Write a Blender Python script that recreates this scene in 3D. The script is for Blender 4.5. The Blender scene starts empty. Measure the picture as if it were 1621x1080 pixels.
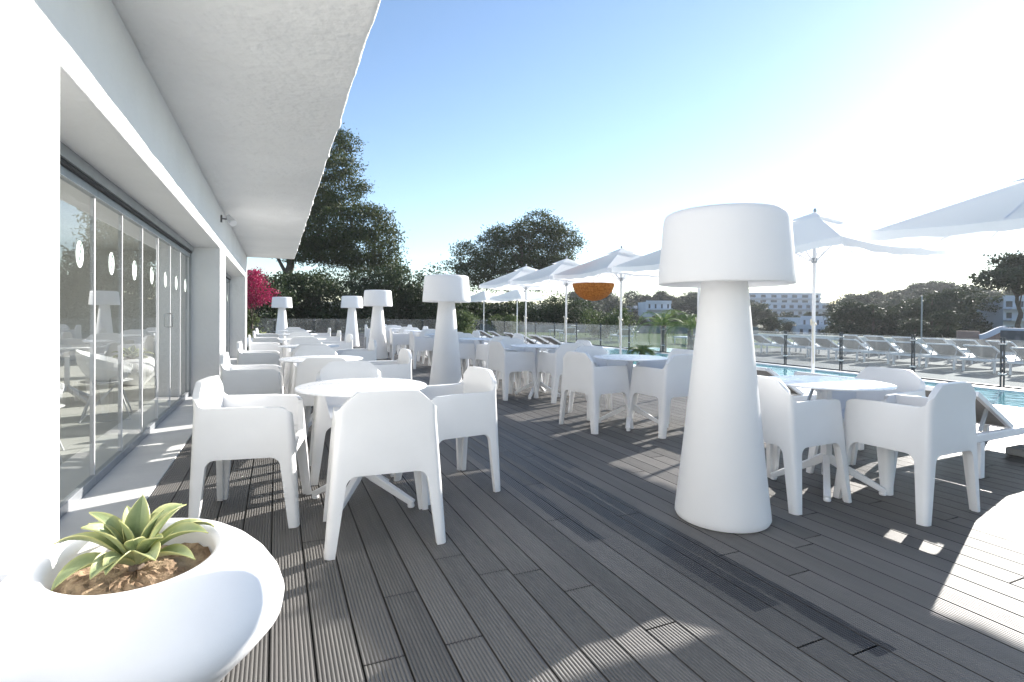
import bpy, math, random
import numpy as np
from mathutils import Vector, Matrix
random.seed(7); rng = np.random.default_rng(7)
PI = math.pi; R = math.radians
S = bpy.context.scene
COL = S.collection

# ---------------------------------------------------------------- mesh helpers
class MB:
    def __init__(s): s.v = []; s.f = []; s.m = []
    def add(s, vs, fs, mi=0):
        n = len(s.v); s.v += [tuple(p) for p in vs]
        s.f += [tuple(i + n for i in f) for f in fs]; s.m += [mi] * len(fs); return s
    def box(s, x0, x1, y0, y1, z0, z1, mi=0):
        vs = [(x0,y0,z0),(x1,y0,z0),(x1,y1,z0),(x0,y1,z0),(x0,y0,z1),(x1,y0,z1),(x1,y1,z1),(x0,y1,z1)]
        return s.add(vs, [(0,3,2,1),(4,5,6,7),(0,1,5,4),(1,2,6,5),(2,3,7,6),(3,0,4,7)], mi)
    def tube(s, pts, rads, n=8, caps=True, mi=0):
        pts = [Vector(p) for p in pts]
        if not hasattr(rads, '__len__'): rads = [rads] * len(pts)
        rings = []; prev = None
        for i, p in enumerate(pts):
            d = (pts[min(i+1, len(pts)-1)] - pts[max(i-1, 0)]).normalized()
            if prev is None:
                a = d.cross(Vector((0,0,1)) if abs(d.z) < .9 else Vector((1,0,0))).normalized()
            else:
                a = (prev - d * prev.dot(d)).normalized()
            prev = a; b = d.cross(a)
            rings.append([p + (a*math.cos(2*PI*k/n) + b*math.sin(2*PI*k/n)) * rads[i] for k in range(n)])
        vs = [q for r in rings for q in r]; fs = []
        for i in range(len(rings)-1):
            for k in range(n):
                k2 = (k+1) % n
                fs.append((i*n+k, i*n+k2, (i+1)*n+k2, (i+1)*n+k))
        if caps: fs.append(tuple(range(n))[::-1]); fs.append(tuple((len(rings)-1)*n+k for k in range(n)))
        return s.add(vs, fs, mi)
    def lathe(s, prof, n=32, c=(0,0,0), sx=1, sy=1, mi=0, dx=None):
        vs = []; fs = []
        for j, (r, z) in enumerate(prof):
            ox = dx[j] if dx else (0, 0)
            for k in range(n):
                a = 2*PI*k/n
                vs.append((c[0]+ox[0]+r*sx*math.cos(a), c[1]+ox[1]+r*sy*math.sin(a), c[2]+z))
        for j in range(len(prof)-1):
            for k in range(n):
                k2 = (k+1) % n
                fs.append((j*n+k, j*n+k2, (j+1)*n+k2, (j+1)*n+k))
        if prof[0][0] > 1e-5: fs.append(tuple(range(n))[::-1])
        if prof[-1][0] > 1e-5: fs.append(tuple((len(prof)-1)*n+k for k in range(n)))
        return s.add(vs, fs, mi)
    def bar(s, a, b, w, h, up=(0,0,1), mi=0, w2=None, h2=None):
        a = Vector(a); b = Vector(b); d = (b-a).normalized(); u = Vector(up)
        sd = d.cross(u).normalized(); u = sd.cross(d).normalized(); vs = []
        for p, ww, hh in ((a, w, h), (b, w2 or w, h2 or h)):
            for i, j in ((-1,-1),(1,-1),(1,1),(-1,1)): vs.append(p + sd*i*ww/2 + u*j*hh/2)
        return s.add(vs, [(3,2,1,0),(4,5,6,7),(0,1,5,4),(1,2,6,5),(2,3,7,6),(3,0,4,7)], mi)
    def mesh(s, name, sharp=40):
        me = bpy.data.meshes.new(name)
        me.from_pydata(s.v, [], s.f); me.update()
        me.polygons.foreach_set('material_index', s.m)
        if sharp:
            me.shade_smooth(); me.set_sharp_from_angle(angle=R(sharp))
        return me
    def build(s, name, mat, parent=None, sharp=40, bevel=0, seg=2):
        me = s.mesh(name, sharp)
        for m in (mat if isinstance(mat, (list, tuple)) else [mat]): me.materials.append(m)
        o = bpy.data.objects.new(name, me); COL.objects.link(o)
        if parent: o.parent = parent
        if bevel:
            b = o.modifiers.new('bevel', 'BEVEL'); b.width = bevel; b.segments = seg; b.limit_method = 'ANGLE'
            b.angle_limit = R(35); b.harden_normals = False
        return o

def tag(o, label=None, cat=None, group=None, kind=None):
    if label: o['label'] = label
    if cat: o['category'] = cat
    if group: o['group'] = group
    if kind: o['kind'] = kind
    return o
def empty(name, loc=(0,0,0), rz=0):
    o = bpy.data.objects.new(name, None); COL.objects.link(o)
    o.location = loc; o.rotation_euler = (0,0,rz); o.empty_display_size = .1; return o
CH = {}
def copy_tree(o, parent=None):
    c = o.copy(); COL.objects.link(c)
    if parent: c.parent = parent
    for ch in list(o.children): copy_tree(ch, c)
    return c
def np_mesh(name, V, F, mats, smooth=False, mi=None):
    """V (n,3), F (m,k) arrays"""
    me = bpy.data.meshes.new(name); k = F.shape[1]
    me.vertices.add(len(V)); me.vertices.foreach_set('co', V.astype(np.float32).ravel())
    me.loops.add(F.size); me.loops.foreach_set('vertex_index', F.astype(np.int32).ravel())
    me.polygons.add(len(F)); me.polygons.foreach_set('loop_start', np.arange(0, F.size, k, dtype=np.int32))
    if mi is not None: me.polygons.foreach_set('material_index', mi.astype(np.int32))
    me.update(calc_edges=True)
    if smooth: me.shade_smooth()
    for m in mats: me.materials.append(m)
    return me
def link(name, me, parent=None):
    o = bpy.data.objects.new(name, me); COL.objects.link(o)
    if parent: o.parent = parent
    return o

# ---------------------------------------------------------------- materials
class NT:
    def __init__(s, name):
        s.m = bpy.data.materials.new(name); s.m.use_nodes = True; s.t = s.m.node_tree
        s.n = s.t.nodes; s.n.clear(); s.out = s.n.new('ShaderNodeOutputMaterial')
    def new(s, t, **kw):
        x = s.n.new(t)
        for k, v in kw.items():
            if k[0] == '_': x.inputs[k[1:].replace('_', ' ')].default_value = v
            else: setattr(x, k, v)
        return x
    def ln(s, a, b): s.t.links.new(a, b)
    def surf(s, sh): s.ln(sh, s.out.inputs['Surface'])
    def pr(s, col=(.8,.8,.8), rough=.5, **kw):
        p = s.new('ShaderNodeBsdfPrincipled'); p.inputs['Base Color'].default_value = (*col, 1)
        p.inputs['Roughness'].default_value = rough
        for k, v in kw.items(): p.inputs[k].default_value = v
        return p
    def noise(s, scale, detail=4, rough=.55, co=None):
        x = s.new('ShaderNodeTexNoise'); x.inputs['Scale'].default_value = scale
        x.inputs['Detail'].default_value = detail; x.inputs['Roughness'].default_value = rough
        if co is None: co = s.new('ShaderNodeTexCoord').outputs['Object']
        s.ln(co, x.inputs['Vector']); return x
    def ramp(s, src, stops):
        r = s.new('ShaderNodeValToRGB'); e = r.color_ramp.elements
        while len(e) < len(stops): e.new(.5)
        for i, (p, c) in enumerate(stops): e[i].position = p; e[i].color = (*c, 1) if len(c) == 3 else c
        s.ln(src, r.inputs[0]); return r.outputs[0]
    def math(s, op, a, b=None, clamp=False):
        m = s.new('ShaderNodeMath'); m.operation = op; m.use_clamp = clamp
        for i, x in enumerate((a, b)):
            if x is None: continue
            if isinstance(x, (int, float)): m.inputs[i].default_value = x
            else: s.ln(x, m.inputs[i])
        return m.outputs[0]
    def mix(s, f, a, b):
        m = s.new('ShaderNodeMix'); m.data_type = 'RGBA'
        for i, x in ((0, f), (6, a), (7, b)):
            if isinstance(x, (int, float)): m.inputs[i].default_value = x
            elif isinstance(x, tuple): m.inputs[i].default_value = (*x, 1)
            else: s.ln(x, m.inputs[i])
        return m.outputs[2]
    def bump(s, h, strength=.3, dist=.01):
        b = s.new('ShaderNodeBump'); b.inputs['Strength'].default_value = strength
        b.inputs['Distance'].default_value = dist; s.ln(h, b.inputs['Height']); return b.outputs[0]

def simple(name, c1, c2=None, rough=.5, scale=6, bump=0, bscale=60, metal=0, bdist=.01, spec=.5, rvar=0):
    t = NT(name); p = t.pr(c1, rough, **{'Metallic': metal, 'Specular IOR Level': spec})
    if c2: n = t.noise(scale, 5); t.ln(t.ramp(n.outputs[0], [(.35, c1), (.65, c2)]), p.inputs['Base Color'])
    if rvar:
        n2 = t.noise(scale*1.7, 4)
        t.ln(t.math('ADD', t.math('MULTIPLY', n2.outputs[0], rvar), rough-rvar/2), p.inputs['Roughness'])
    if bump: b = t.noise(bscale, 5); t.ln(t.bump(b.outputs[0], bump, bdist), p.inputs['Normal'])
    t.surf(p.outputs[0]); return t.m
def plastic(name, col, rough, trans, dirt=.03, tcol=None):
    t = NT(name); n = t.noise(2.5, 6, .6)
    p = t.pr(col, rough)
    c = t.ramp(n.outputs[0], [(.3, tuple(x*(1-dirt*2) for x in col)), (.6, col)])
    t.ln(c, p.inputs['Base Color'])
    n3 = t.noise(9, 6, .7); t.ln(t.math('ADD', t.math('MULTIPLY', n3.outputs[0], .35), rough-.18), p.inputs['Roughness'])
    b = t.noise(45, 3); t.ln(t.bump(b.outputs[0], .04, .004), p.inputs['Normal'])
    tr = t.new('ShaderNodeBsdfTranslucent'); tr.inputs[0].default_value = (*(tcol or col), 1)
    m = t.new('ShaderNodeMixShader'); m.inputs[0].default_value = trans
    t.ln(p.outputs[0], m.inputs[1]); t.ln(tr.outputs[0], m.inputs[2]); t.surf(m.outputs[0]); return t.m
M = {}
M['chair'] = plastic('chair_plastic', (.90,.90,.90), .4, .10)
M['tabletop'] = plastic('table_laminate', (.86,.87,.89), .3, 0)
M['lamp'] = plastic('lamp_polyethylene', (.9,.9,.9), .5, .28, .015)
M['planter'] = plastic('planter_plastic', (.88,.88,.89), .45, .08, .03)
M['canopy'] = plastic('canopy_fabric', (.95,.95,.95), .8, .62, .015)
M['whitemetal'] = simple('white_metal', (.85,.85,.86), (.8,.8,.81), .35)
M['steel'] = simple('brushed_steel', (.55,.56,.58), (.48,.49,.5), .22, metal=1)
M['darksteel'] = simple('dark_steel', (.08,.085,.09), (.12,.12,.125), .3, metal=.8)
M['alu'] = simple('grey_aluminium', (.33,.35,.37), (.38,.4,.42), .4, metal=.5)
M['black'] = simple('black_gasket', (.02,.02,.022), None, .6)
M['mesh_fabric'] = simple('taupe_mesh_fabric', (.30,.29,.28), (.35,.34,.33), .8, 30, .3, 400, bdist=.003)
M['rope'] = simple('pale_rope', (.75,.72,.6), (.65,.6,.5), .8, 40)
M['soil'] = simple('sandy_soil', (.20,.13,.08), (.46,.34,.22), .95, 22, .9, 90, bdist=.012)
M['bark'] = simple('bark', (.10,.075,.055), (.17,.13,.10), .9, 5, .8, 14, bdist=.05)
M['woodpole'] = simple('weathered_pole_wood', (.2,.19,.18), (.3,.28,.26), .9, 4)
M['grass'] = simple('lawn', (.045,.08,.02), (.08,.12,.035), .95, 3, .4, 60, spec=.1)
M['interior_floor'] = simple('interior_floor', (.68,.68,.64), (.74,.74,.7), .35, 2)
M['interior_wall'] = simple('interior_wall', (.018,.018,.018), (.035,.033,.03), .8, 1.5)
M['roomwhite'] = simple('room_white', (.7,.7,.69), (.74,.74,.73), .8, 1.5)
M['plinth'] = simple('plinth_concrete', (.60,.60,.60), (.68,.68,.67), .6, 3, .15, 40)
M['coping'] = simple('coping_stone', (.72,.73,.73), (.8,.8,.8), .5, 3, .1, 30)
M['terra'] = simple('terracotta_render', (.36,.25,.2), (.42,.3,.24), .9, 2)
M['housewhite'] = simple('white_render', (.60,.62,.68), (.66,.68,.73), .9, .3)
M['housewin'] = simple('house_glass', (.05,.06,.08), (.09,.1,.12), .2, .3)
M['houseroof'] = simple('house_roof', (.22,.2,.17), (.28,.25,.2), .9, .4)
M['sticker'] = simple('leaf_sticker', (.75,.85,.8), (.8,.9,.84), .5)
M['stickerline'] = simple('sticker_ink', (.10,.16,.14), None, .5)
M['darkpavilion'] = simple('dark_counter', (.09,.09,.1), None, .5)
M['red'] = simple('red_cloth', (.35,.03,.06), None, .8)
M['cement'] = simple('cement_wall', (.20,.20,.20), (.28,.28,.27), .9, 2, .2, 20)

def plaster(name, c, strength, sc):
    t = NT(name); n = t.noise(1.2, 6, .6); p = t.pr(c, .75)
    t.ln(t.ramp(n.outputs[0], [(.3, tuple(x*.93 for x in c)), (.65, c)]), p.inputs['Base Color'])
    a = t.noise(sc, 5, .6); b = t.noise(sc*.25, 3)
    h = t.math('ADD', a.outputs[0], t.math('MULTIPLY', b.outputs[0], 2.2))
    t.ln(t.bump(h, strength, .02), p.inputs['Normal']); t.surf(p.outputs[0]); return t.m
M['plaster'] = plaster('white_plaster', (.88,.88,.88), .25, 26)
M['stucco'] = plaster('rough_stucco', (.88,.88,.87), .5, 16)

def glass(name, tint, rough=0, refl=1.0, dust=0):
    t = NT(name); fr = t.new('ShaderNodeFresnel'); fr.inputs[0].default_value = 1.5
    g = t.new('ShaderNodeNewGeometry')
    fac = t.math('MULTIPLY', fr.outputs[0], t.math('SUBTRACT', 1.0, g.outputs['Backfacing']))
    fac = t.math('MULTIPLY', fac, refl, True)
    tr = t.new('ShaderNodeBsdfTransparent'); tr.inputs[0].default_value = (*tint, 1)
    gl = t.new('ShaderNodeBsdfGlossy'); gl.inputs['Roughness'].default_value = rough
    gl.inputs[0].default_value = (1,1,1,1)
    m = t.new('ShaderNodeMixShader'); t.ln(fac, m.inputs[0]); t.ln(tr.outputs[0], m.inputs[1]); t.ln(gl.outputs[0], m.inputs[2])
    if dust:
        df = t.new('ShaderNodeBsdfDiffuse'); df.inputs[0].default_value = (.7,.7,.72,1)
        tl = t.new('ShaderNodeBsdfTranslucent'); tl.inputs[0].default_value = (.7,.7,.72,1)
        a = t.new('ShaderNodeMixShader'); a.inputs[0].default_value = .5; t.ln(df.outputs[0], a.inputs[1]); t.ln(tl.outputs[0], a.inputs[2])
        n = t.noise(3, 5, .7); b = t.new('ShaderNodeMixShader'); t.ln(t.math('MULTIPLY', n.outputs[0], dust*2), b.inputs[0])
        t.ln(m.outputs[0], b.inputs[1]); t.ln(a.outputs[0], b.inputs[2]); m = b
    t.surf(m.outputs[0]); return t.m
M['facade_glass'] = glass('facade_glass', (.95,.96,.955), .0, 1.15, .002)
M['fence_glass'] = glass('fence_glass', (.86,.89,.89), .0, 1.0, .06)

def foliage(name, c1, c2, trans=.25, scale=1.2):
    t = NT(name); n = t.noise(scale, 3); n2 = t.noise(scale*9, 2)
    f = t.math('ADD', t.math('MULTIPLY', n.outputs[0], .6), t.math('MULTIPLY', n2.outputs[0], .4))
    c = t.ramp(f, [(.36, c1), (.62, c2)])
    p = t.pr(c1, .6, **{'Specular IOR Level': .3}); t.ln(c, p.inputs['Base Color'])
    tr = t.new('ShaderNodeBsdfTranslucent'); t.ln(c, tr.inputs[0])
    m = t.new('ShaderNodeMixShader'); m.inputs[0].default_value = trans
    t.ln(p.outputs[0], m.inputs[1]); t.ln(tr.outputs[0], m.inputs[2]); t.surf(m.outputs[0]); return t.m
M['pine'] = foliage('pine_needles', (.028,.045,.014), (.085,.11,.03))
M['hedge'] = foliage('hedge_leaves', (.02,.035,.012), (.06,.085,.03))
M['bush'] = foliage('bush_leaves', (.06,.09,.03), (.14,.17,.07))
M['farpine'] = foliage('far_tree_leaves', (.035,.048,.024), (.085,.10,.05), .2, .3)
M['palm'] = foliage('palm_leaves', (.12,.17,.05), (.22,.27,.09), .35)
M['bougain'] = foliage('bougainvillea_petals', (.26,.012,.06), (.45,.03,.12), .35)
M['agave'] = None
def agave_mat():
    t = NT('agave_leaf'); at = t.new('ShaderNodeAttribute'); at.attribute_name = 'edge'
    n = t.noise(14, 4)
    c = t.ramp(n.outputs[0], [(.3, (.25,.32,.15)), (.7, (.42,.47,.26))])
    c = t.mix(t.math('POWER', at.outputs['Fac'], 5.0), c, (.55,.55,.25))
    p = t.pr((.2,.3,.1), .42); t.ln(c, p.inputs['Base Color'])
    w = t.noise(60, 2); t.ln(t.bump(w.outputs[0], .15, .003), p.inputs['Normal'])
    tr = t.new('ShaderNodeBsdfTranslucent'); t.ln(c, tr.inputs[0])
    m = t.new('ShaderNodeMixShader'); m.inputs[0].default_value = .3
    t.ln(p.outputs[0], m.inputs[1]); t.ln(tr.outputs[0], m.inputs[2]); t.surf(m.outputs[0]); return t.m
M['agave'] = agave_mat()

def deck_mat():
    t = NT('deck_composite'); co = t.new('ShaderNodeTexCoord').outputs['Object']
    sx = t.new('ShaderNodeSeparateXYZ'); t.ln(co, sx.inputs[0]); X, Y = sx.outputs[0], sx.outputs[1]
    at = t.new('ShaderNodeAttribute'); at.attribute_name = 'tone'
    mp = t.new('ShaderNodeMapping'); mp.inputs['Scale'].default_value = (6, .5, 6); t.ln(co, mp.inputs[0])
    n = t.noise(3, 6, .6, mp.outputs[0]); n2 = t.noise(1.3, 5, .6, co)
    v = t.math('ADD', t.math('MULTIPLY', at.outputs['Fac'], .28), t.math('MULTIPLY', n.outputs[0], .45))
    v = t.math('ADD', v, t.math('MULTIPLY', n2.outputs[0], .3))
    base = t.ramp(v, [(.25, (.090,.087,.083)), (.8, (.190,.179,.167))])
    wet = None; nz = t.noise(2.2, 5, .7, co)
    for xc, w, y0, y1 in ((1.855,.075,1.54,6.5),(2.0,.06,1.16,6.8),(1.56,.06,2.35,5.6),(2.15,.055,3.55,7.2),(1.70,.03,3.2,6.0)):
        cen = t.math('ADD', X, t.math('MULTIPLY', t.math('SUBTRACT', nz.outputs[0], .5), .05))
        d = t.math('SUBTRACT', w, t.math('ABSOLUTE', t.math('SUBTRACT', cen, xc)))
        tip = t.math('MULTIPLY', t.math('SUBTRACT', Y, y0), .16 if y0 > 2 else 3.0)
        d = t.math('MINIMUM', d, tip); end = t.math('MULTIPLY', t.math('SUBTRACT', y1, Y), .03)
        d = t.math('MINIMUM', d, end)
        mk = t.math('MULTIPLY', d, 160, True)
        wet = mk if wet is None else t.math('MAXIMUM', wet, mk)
    # damp ground beside the loungers
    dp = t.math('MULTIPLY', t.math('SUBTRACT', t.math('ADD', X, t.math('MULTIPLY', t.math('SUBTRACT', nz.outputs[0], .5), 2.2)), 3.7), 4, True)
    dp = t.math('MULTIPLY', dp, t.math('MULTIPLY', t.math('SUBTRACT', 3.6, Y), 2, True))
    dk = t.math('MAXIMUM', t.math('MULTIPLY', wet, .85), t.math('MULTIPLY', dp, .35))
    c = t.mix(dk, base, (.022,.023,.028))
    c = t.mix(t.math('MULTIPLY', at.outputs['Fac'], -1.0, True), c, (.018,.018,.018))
    p = t.pr((.1,.1,.1), .5, **{'Specular IOR Level': .35}); t.ln(c, p.inputs['Base Color'])
    r = t.math('SUBTRACT', .58, t.math('MULTIPLY', t.math('MAXIMUM', wet, dp), .26)); t.ln(r, p.inputs['Roughness'])
    b = t.noise(120, 3); t.ln(t.bump(b.outputs[0], .25, .002), p.inputs['Normal'])
    t.surf(p.outputs[0]); return t.m
M['deck'] = deck_mat()

def water_mat(name, c, sc=3, st=.25):
    t = NT(name); n = t.noise(sc, 4, .5); n2 = t.noise(sc*.3, 3)
    p = t.pr(c, .06); t.ln(t.ramp(n2.outputs[0], [(.3, tuple(x*.75 for x in c)), (.7, c)]), p.inputs['Base Color'])
    t.ln(t.bump(n.outputs[0], st, .03), p.inputs['Normal']); t.surf(p.outputs[0]); return t.m
M['water'] = water_mat('pool_water', (.12,.42,.46), 5, .35)
M['water2'] = water_mat('garden_pool_water', (.20,.50,.58), 4, .15)

def paving_mat():
    t = NT('slate_paving'); co = t.new('ShaderNodeTexCoord').outputs['Object']
    b = t.new('ShaderNodeTexBrick'); t.ln(co, b.inputs['Vector']); b.inputs['Scale'].default_value = 1
    b.inputs['Color1'].default_value = (.05,.05,.055,1); b.inputs['Color2'].default_value = (.15,.155,.17,1)
    b.inputs['Mortar'].default_value = (.08,.08,.08,1); b.inputs['Mortar Size'].default_value = .012
    b.inputs['Brick Width'].default_value = .8; b.inputs['Row Height'].default_value = .45
    n = t.noise(1.5, 4, .6, co)
    p = t.pr((.2,.2,.2), .85, **{'Specular IOR Level': .15}); t.ln(t.mix(t.math('MULTIPLY', n.outputs[0], .4), b.outputs[0], (.09,.09,.1)), p.inputs['Base Color'])
    t.surf(p.outputs[0]); return t.m
M['paving'] = paving_mat()
def ground_mat():
    t = NT('ground_earth'); n = t.noise(.05, 6); n2 = t.noise(1.2, 5)
    f = t.math('ADD', t.math('MULTIPLY', n.outputs[0], .6), t.math('MULTIPLY', n2.outputs[0], .4))
    p = t.pr((.1,.1,.05), .95); t.ln(t.ramp(f, [(.38, (.035,.045,.02)), (.58, (.07,.08,.04)), (.72, (.14,.12,.08))]), p.inputs['Base Color'])
    t.surf(p.outputs[0]); return t.m
M['ground'] = ground_mat()
def stone_mat():
    t = NT('dry_stone'); co = t.new('ShaderNodeTexCoord').outputs['Object']
    v = t.new('ShaderNodeTexVoronoi'); v.inputs['Scale'].default_value = 2.5; t.ln(co, v.inputs['Vector'])
    p = t.pr((.2,.2,.2), .9); t.ln(t.ramp(v.outputs[0], [(.1, (.28,.26,.24)), (.5, (.16,.15,.14))]), p.inputs['Base Color'])
    t.surf(p.outputs[0]); return t.m
M['stone'] = stone_mat()
def wicker_mat():
    t = NT('orange_weave'); co = t.new('ShaderNodeTexCoord').outputs['Object']
    n = t.noise(30, 4); p = t.pr((.5,.2,.04), .8)
    c = t.ramp(n.outputs[0], [(.35, (.38,.14,.03)), (.65, (.62,.28,.06))]); t.ln(c, p.inputs['Base Color'])
    tr = t.new('ShaderNodeBsdfTranslucent'); t.ln(c, tr.inputs[0])
    m = t.new('ShaderNodeMixShader'); m.inputs[0].default_value = .4
    t.ln(p.outputs[0], m.inputs[1]); t.ln(tr.outputs[0], m.inputs[2]); t.surf(m.outputs[0]); return t.m
M['wicker'] = wicker_mat()

# ---------------------------------------------------------------- camera, world, sun
H = 1.2; YAW = R(24.07); PITCH = .008; ROLL = .008
fw = Vector((math.sin(YAW)*math.cos(PITCH), math.cos(YAW)*math.cos(PITCH), -math.sin(PITCH)))
rt = Vector((math.cos(YAW), -math.sin(YAW), 0)); up = rt.cross(fw)
r2 = rt*math.cos(ROLL) + up*math.sin(ROLL); u2 = up*math.cos(ROLL) - rt*math.sin(ROLL)
cam = bpy.data.cameras.new('camera'); co = bpy.data.objects.new('camera', cam); COL.objects.link(co)
co.matrix_world = Matrix(((r2.x,u2.x,-fw.x,0),(r2.y,u2.y,-fw.y,0),(r2.z,u2.z,-fw.z,H),(0,0,0,1)))
cam.sensor_width = 36; cam.lens = 36*835/1621; cam.shift_y = -.0218; cam.clip_end = 3000; cam.clip_start = .05
S.camera = co
def at(lat, dep, z=0):          # lateral and depth from the viewpoint -> world
    return (lat*rt.x + dep*math.sin(YAW), lat*rt.y + dep*math.cos(YAW), z)
SUN_AZ, SUN_EL = R(70), R(21.5)
w = bpy.data.worlds.new('World'); S.world = w; w.use_nodes = True; nt = w.node_tree
bg = nt.nodes['Background']; sky = nt.nodes.new('ShaderNodeTexSky'); sky.sky_type = 'NISHITA'
sky.sun_disc = False; sky.sun_elevation = SUN_EL; sky.sun_rotation = SUN_AZ
sky.air_density = 1.0; sky.dust_density = .10; sky.ozone_density = 2.4; sky.altitude = 0
nt.links.new(sky.outputs[0], bg.inputs[0]); bg.inputs[1].default_value = .092
sl = bpy.data.lights.new('sun', 'SUN'); sl.energy = 5.0; sl.angle = R(.5); sl.color = (1, .95, .88)
so = bpy.data.objects.new('sun', sl); COL.objects.link(so)
sd = Vector((math.sin(SUN_AZ)*math.cos(SUN_EL), math.cos(SUN_AZ)*math.cos(SUN_EL), math.sin(SUN_EL)))
so.rotation_euler = sd.to_track_quat('Z', 'Y').to_euler(); so.location = (20, 10, 15)
S.view_settings.view_transform = 'Standard'; S.view_settings.look = 'None'
S.view_settings.exposure = 1.35; S.view_settings.gamma = 1
S.cycles.max_bounces = 8; S.cycles.transparent_max_bounces = 16
S.cycles.caustics_reflective = False; S.cycles.caustics_refractive = False
S.cycles.sample_clamp_indirect = 6

# ---------------------------------------------------------------- setting: ground, deck, pool
def ground():
    rs = [0,8,16,28,40,50,60,75,95,120,150,190,240,300,400,600,1200]
    hs = [-.16,-.16,-.16,-.18,-.25,-.5,-1,-1.5,-2,-2,-1.5,-1,2.5,6,8,3,-2]
    n = 72; V = []; F = []
    for j, (r, h) in enumerate(zip(rs, hs)):
        for k in range(n):
            a = 2*PI*k/n; b = h + (0 if r < 70 else (.9*math.sin(3*a+r*.02)+.7*math.sin(7*a-r*.03)))
            V.append((r*math.sin(a)+5, r*math.cos(a)+5, b) if j else (5+.01*math.sin(a), 5+.01*math.cos(a), h))
    for j in range(len(rs)-1):
        for k in range(n):
            k2 = (k+1) % n; F.append((j*n+k2, j*n+k, (j+1)*n+k, (j+1)*n+k2))
    mb = MB(); mb.add(V, F)
    tag(mb.build('ground', M['ground'], sharp=0), kind='structure')
ground()
DX0, DX1, DY0, DY1 = -.746, 7.30, -3.0, 27.0
def deck():
    P = .1455; W = .1385; nr = 10; V = []; F = []; tone = []
    i0 = -int((.567-DX0)/P) - 1
    prof = []
    for r in range(nr):
        a = r*W/nr; g = W/nr
        prof += [(a, 0), (a+g*.68, 0), (a+g*.76, -.0035), (a+g*.92, -.0035)]
    prof += [(W, 0)]; prof[-2] = (W-.0005, 0)
    prof = [(0, -.022)] + prof + [(W, -.022)]
    np_ = len(prof); x = .567 + i0*P
    fixed = {round(.567,3): [2.12], }
    while x < DX1:
        if x + W > DX0 + .02:
            x0 = max(x, DX0)
            k = round((x-.567)/P)
            y = DY0 - random.random()*2.2
            ends = []
            while y < DY1:
                L = random.choice((2.2, 2.2, 1.4, 2.9)); y2 = y + L
                c = max(y, DY0); d = min(y2 - .007, DY1)
                if d - c > .05:
                    n = len(V)
                    for yy in (c, d):
                        for px, pz in prof: V.append((max(x+px, x0), yy, pz))
                    t = random.random()
                    for q in range(np_-1):
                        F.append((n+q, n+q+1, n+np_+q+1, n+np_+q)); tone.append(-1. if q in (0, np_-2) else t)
                    # end faces
                y = y2
        x += P
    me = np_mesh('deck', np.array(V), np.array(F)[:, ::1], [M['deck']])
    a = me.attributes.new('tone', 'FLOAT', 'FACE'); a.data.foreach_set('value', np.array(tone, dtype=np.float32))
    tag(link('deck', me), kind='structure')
    mb = MB(); mb.box(DX0, DX1, DY0, DY1, -.14, -.03)
    tag(mb.build('deck_substrate', M['black'], sharp=0), kind='structure')
deck()
mb = MB(); mb.box(-1.16, -.750, 2.0, 16.6, -.14, .006)
tag(mb.build('pavement_plinth', M['plinth'], bevel=.004), kind='structure')
mb = MB(); mb.box(7.304, 8.0, -3, 17, -.15, .004); mb.box(7.304, 11.6, 17.003, 17.6, -.15, .004); mb.box(7.304, 11.6, 17.62, 28, -.15, -.004)
mb.box(11.28, 11.6, -3, 17, -.15, -.012)
tag(mb.build('pool_coping', M['coping'], bevel=.006), kind='structure')
mb = MB(); mb.add([(8.0,-3,-.028),(11.28,-3,-.028),(11.28,17,-.028),(8.0,17,-.028)], [(0,1,2,3)])
tag(mb.build('pool_water', M['water'], sharp=0), kind='structure')
mb = MB(); mb.box(11.6, 30, -6, 15.5, -.3, -.10)
tag(mb.build('slate_terrace_paving', M['paving'], sharp=0), kind='structure')
mb = MB(); mb.box(11.6, 34, 15.52, 40, -.3, -.095)
tag(mb.build('lawn', M['grass'], sharp=0), kind='structure')
# path beyond the deck
mb = MB(); mb.box(-8, 7.3, 27.003, 34, -.3, -.02)
tag(mb.build('garden_pavement', M['paving'], sharp=0), kind='structure')

# ---------------------------------------------------------------- building
def rough_slab(x0, x1, y0, y1, z0, z1):
    """slab whose outer lower edge is uneven and lumpy"""
    ny = 260; mb = MB(); V = []; F = []
    rr = random.Random(3)
    knots = [rr.uniform(-1, 1) for _ in range(ny+1)]
    lumps = {int(rr.random()*ny): rr.uniform(.006, .013) for _ in range(22)}
    for i in range(ny+1):
        y = y0 + (y1-y0)*i/ny
        e = .0025*math.sin(y*3.1) + .0015*math.sin(y*9.3+1) + .002*knots[i] + lumps.get(i, 0)
        xe = x1 + e; zz = z0 - .3*abs(lumps.get(i, 0)) + .003*knots[(i*7) % ny]
        V += [(x0, y, z0), (xe-.03, y, z0), (xe-.008, y, zz+.002), (xe, y, zz+.014), (x1+e*.6, y, z1), (x0, y, z1)]
    for i in range(ny):
        for k in range(5):
            a = i*6+k; F.append((a, a+1, a+7, a+6))
    F.append(tuple(range(6))[::-1]); F.append(tuple(ny*6+k for k in range(6)))
    F = [f[::-1] for f in F]
    mb.add(V, F); return mb
B = empty('restaurant_building', (-.75, 9, 0))
tag(B, 'white plastered restaurant building with deep overhanging roof and folding glass doors', 'building')
def bp(mb, name, mat, **k):
    for i, v in enumerate(mb.v): mb.v[i] = (v[0]+.75, v[1]-9, v[2])
    return mb.build(name, mat, B, **k)
XF = -.746; YE = 16.3; ZL = 2.13; ZC = 2.74; J1 = 8.75; J2 = 9.6; J3 = 15.6; XG = -1.15; NP = 2.52
bp(rough_slab(-6.9, .465, -2.5, YE+.15, ZC, ZC+.34), 'roof_slab', M['stucco'], sharp=60)
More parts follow.
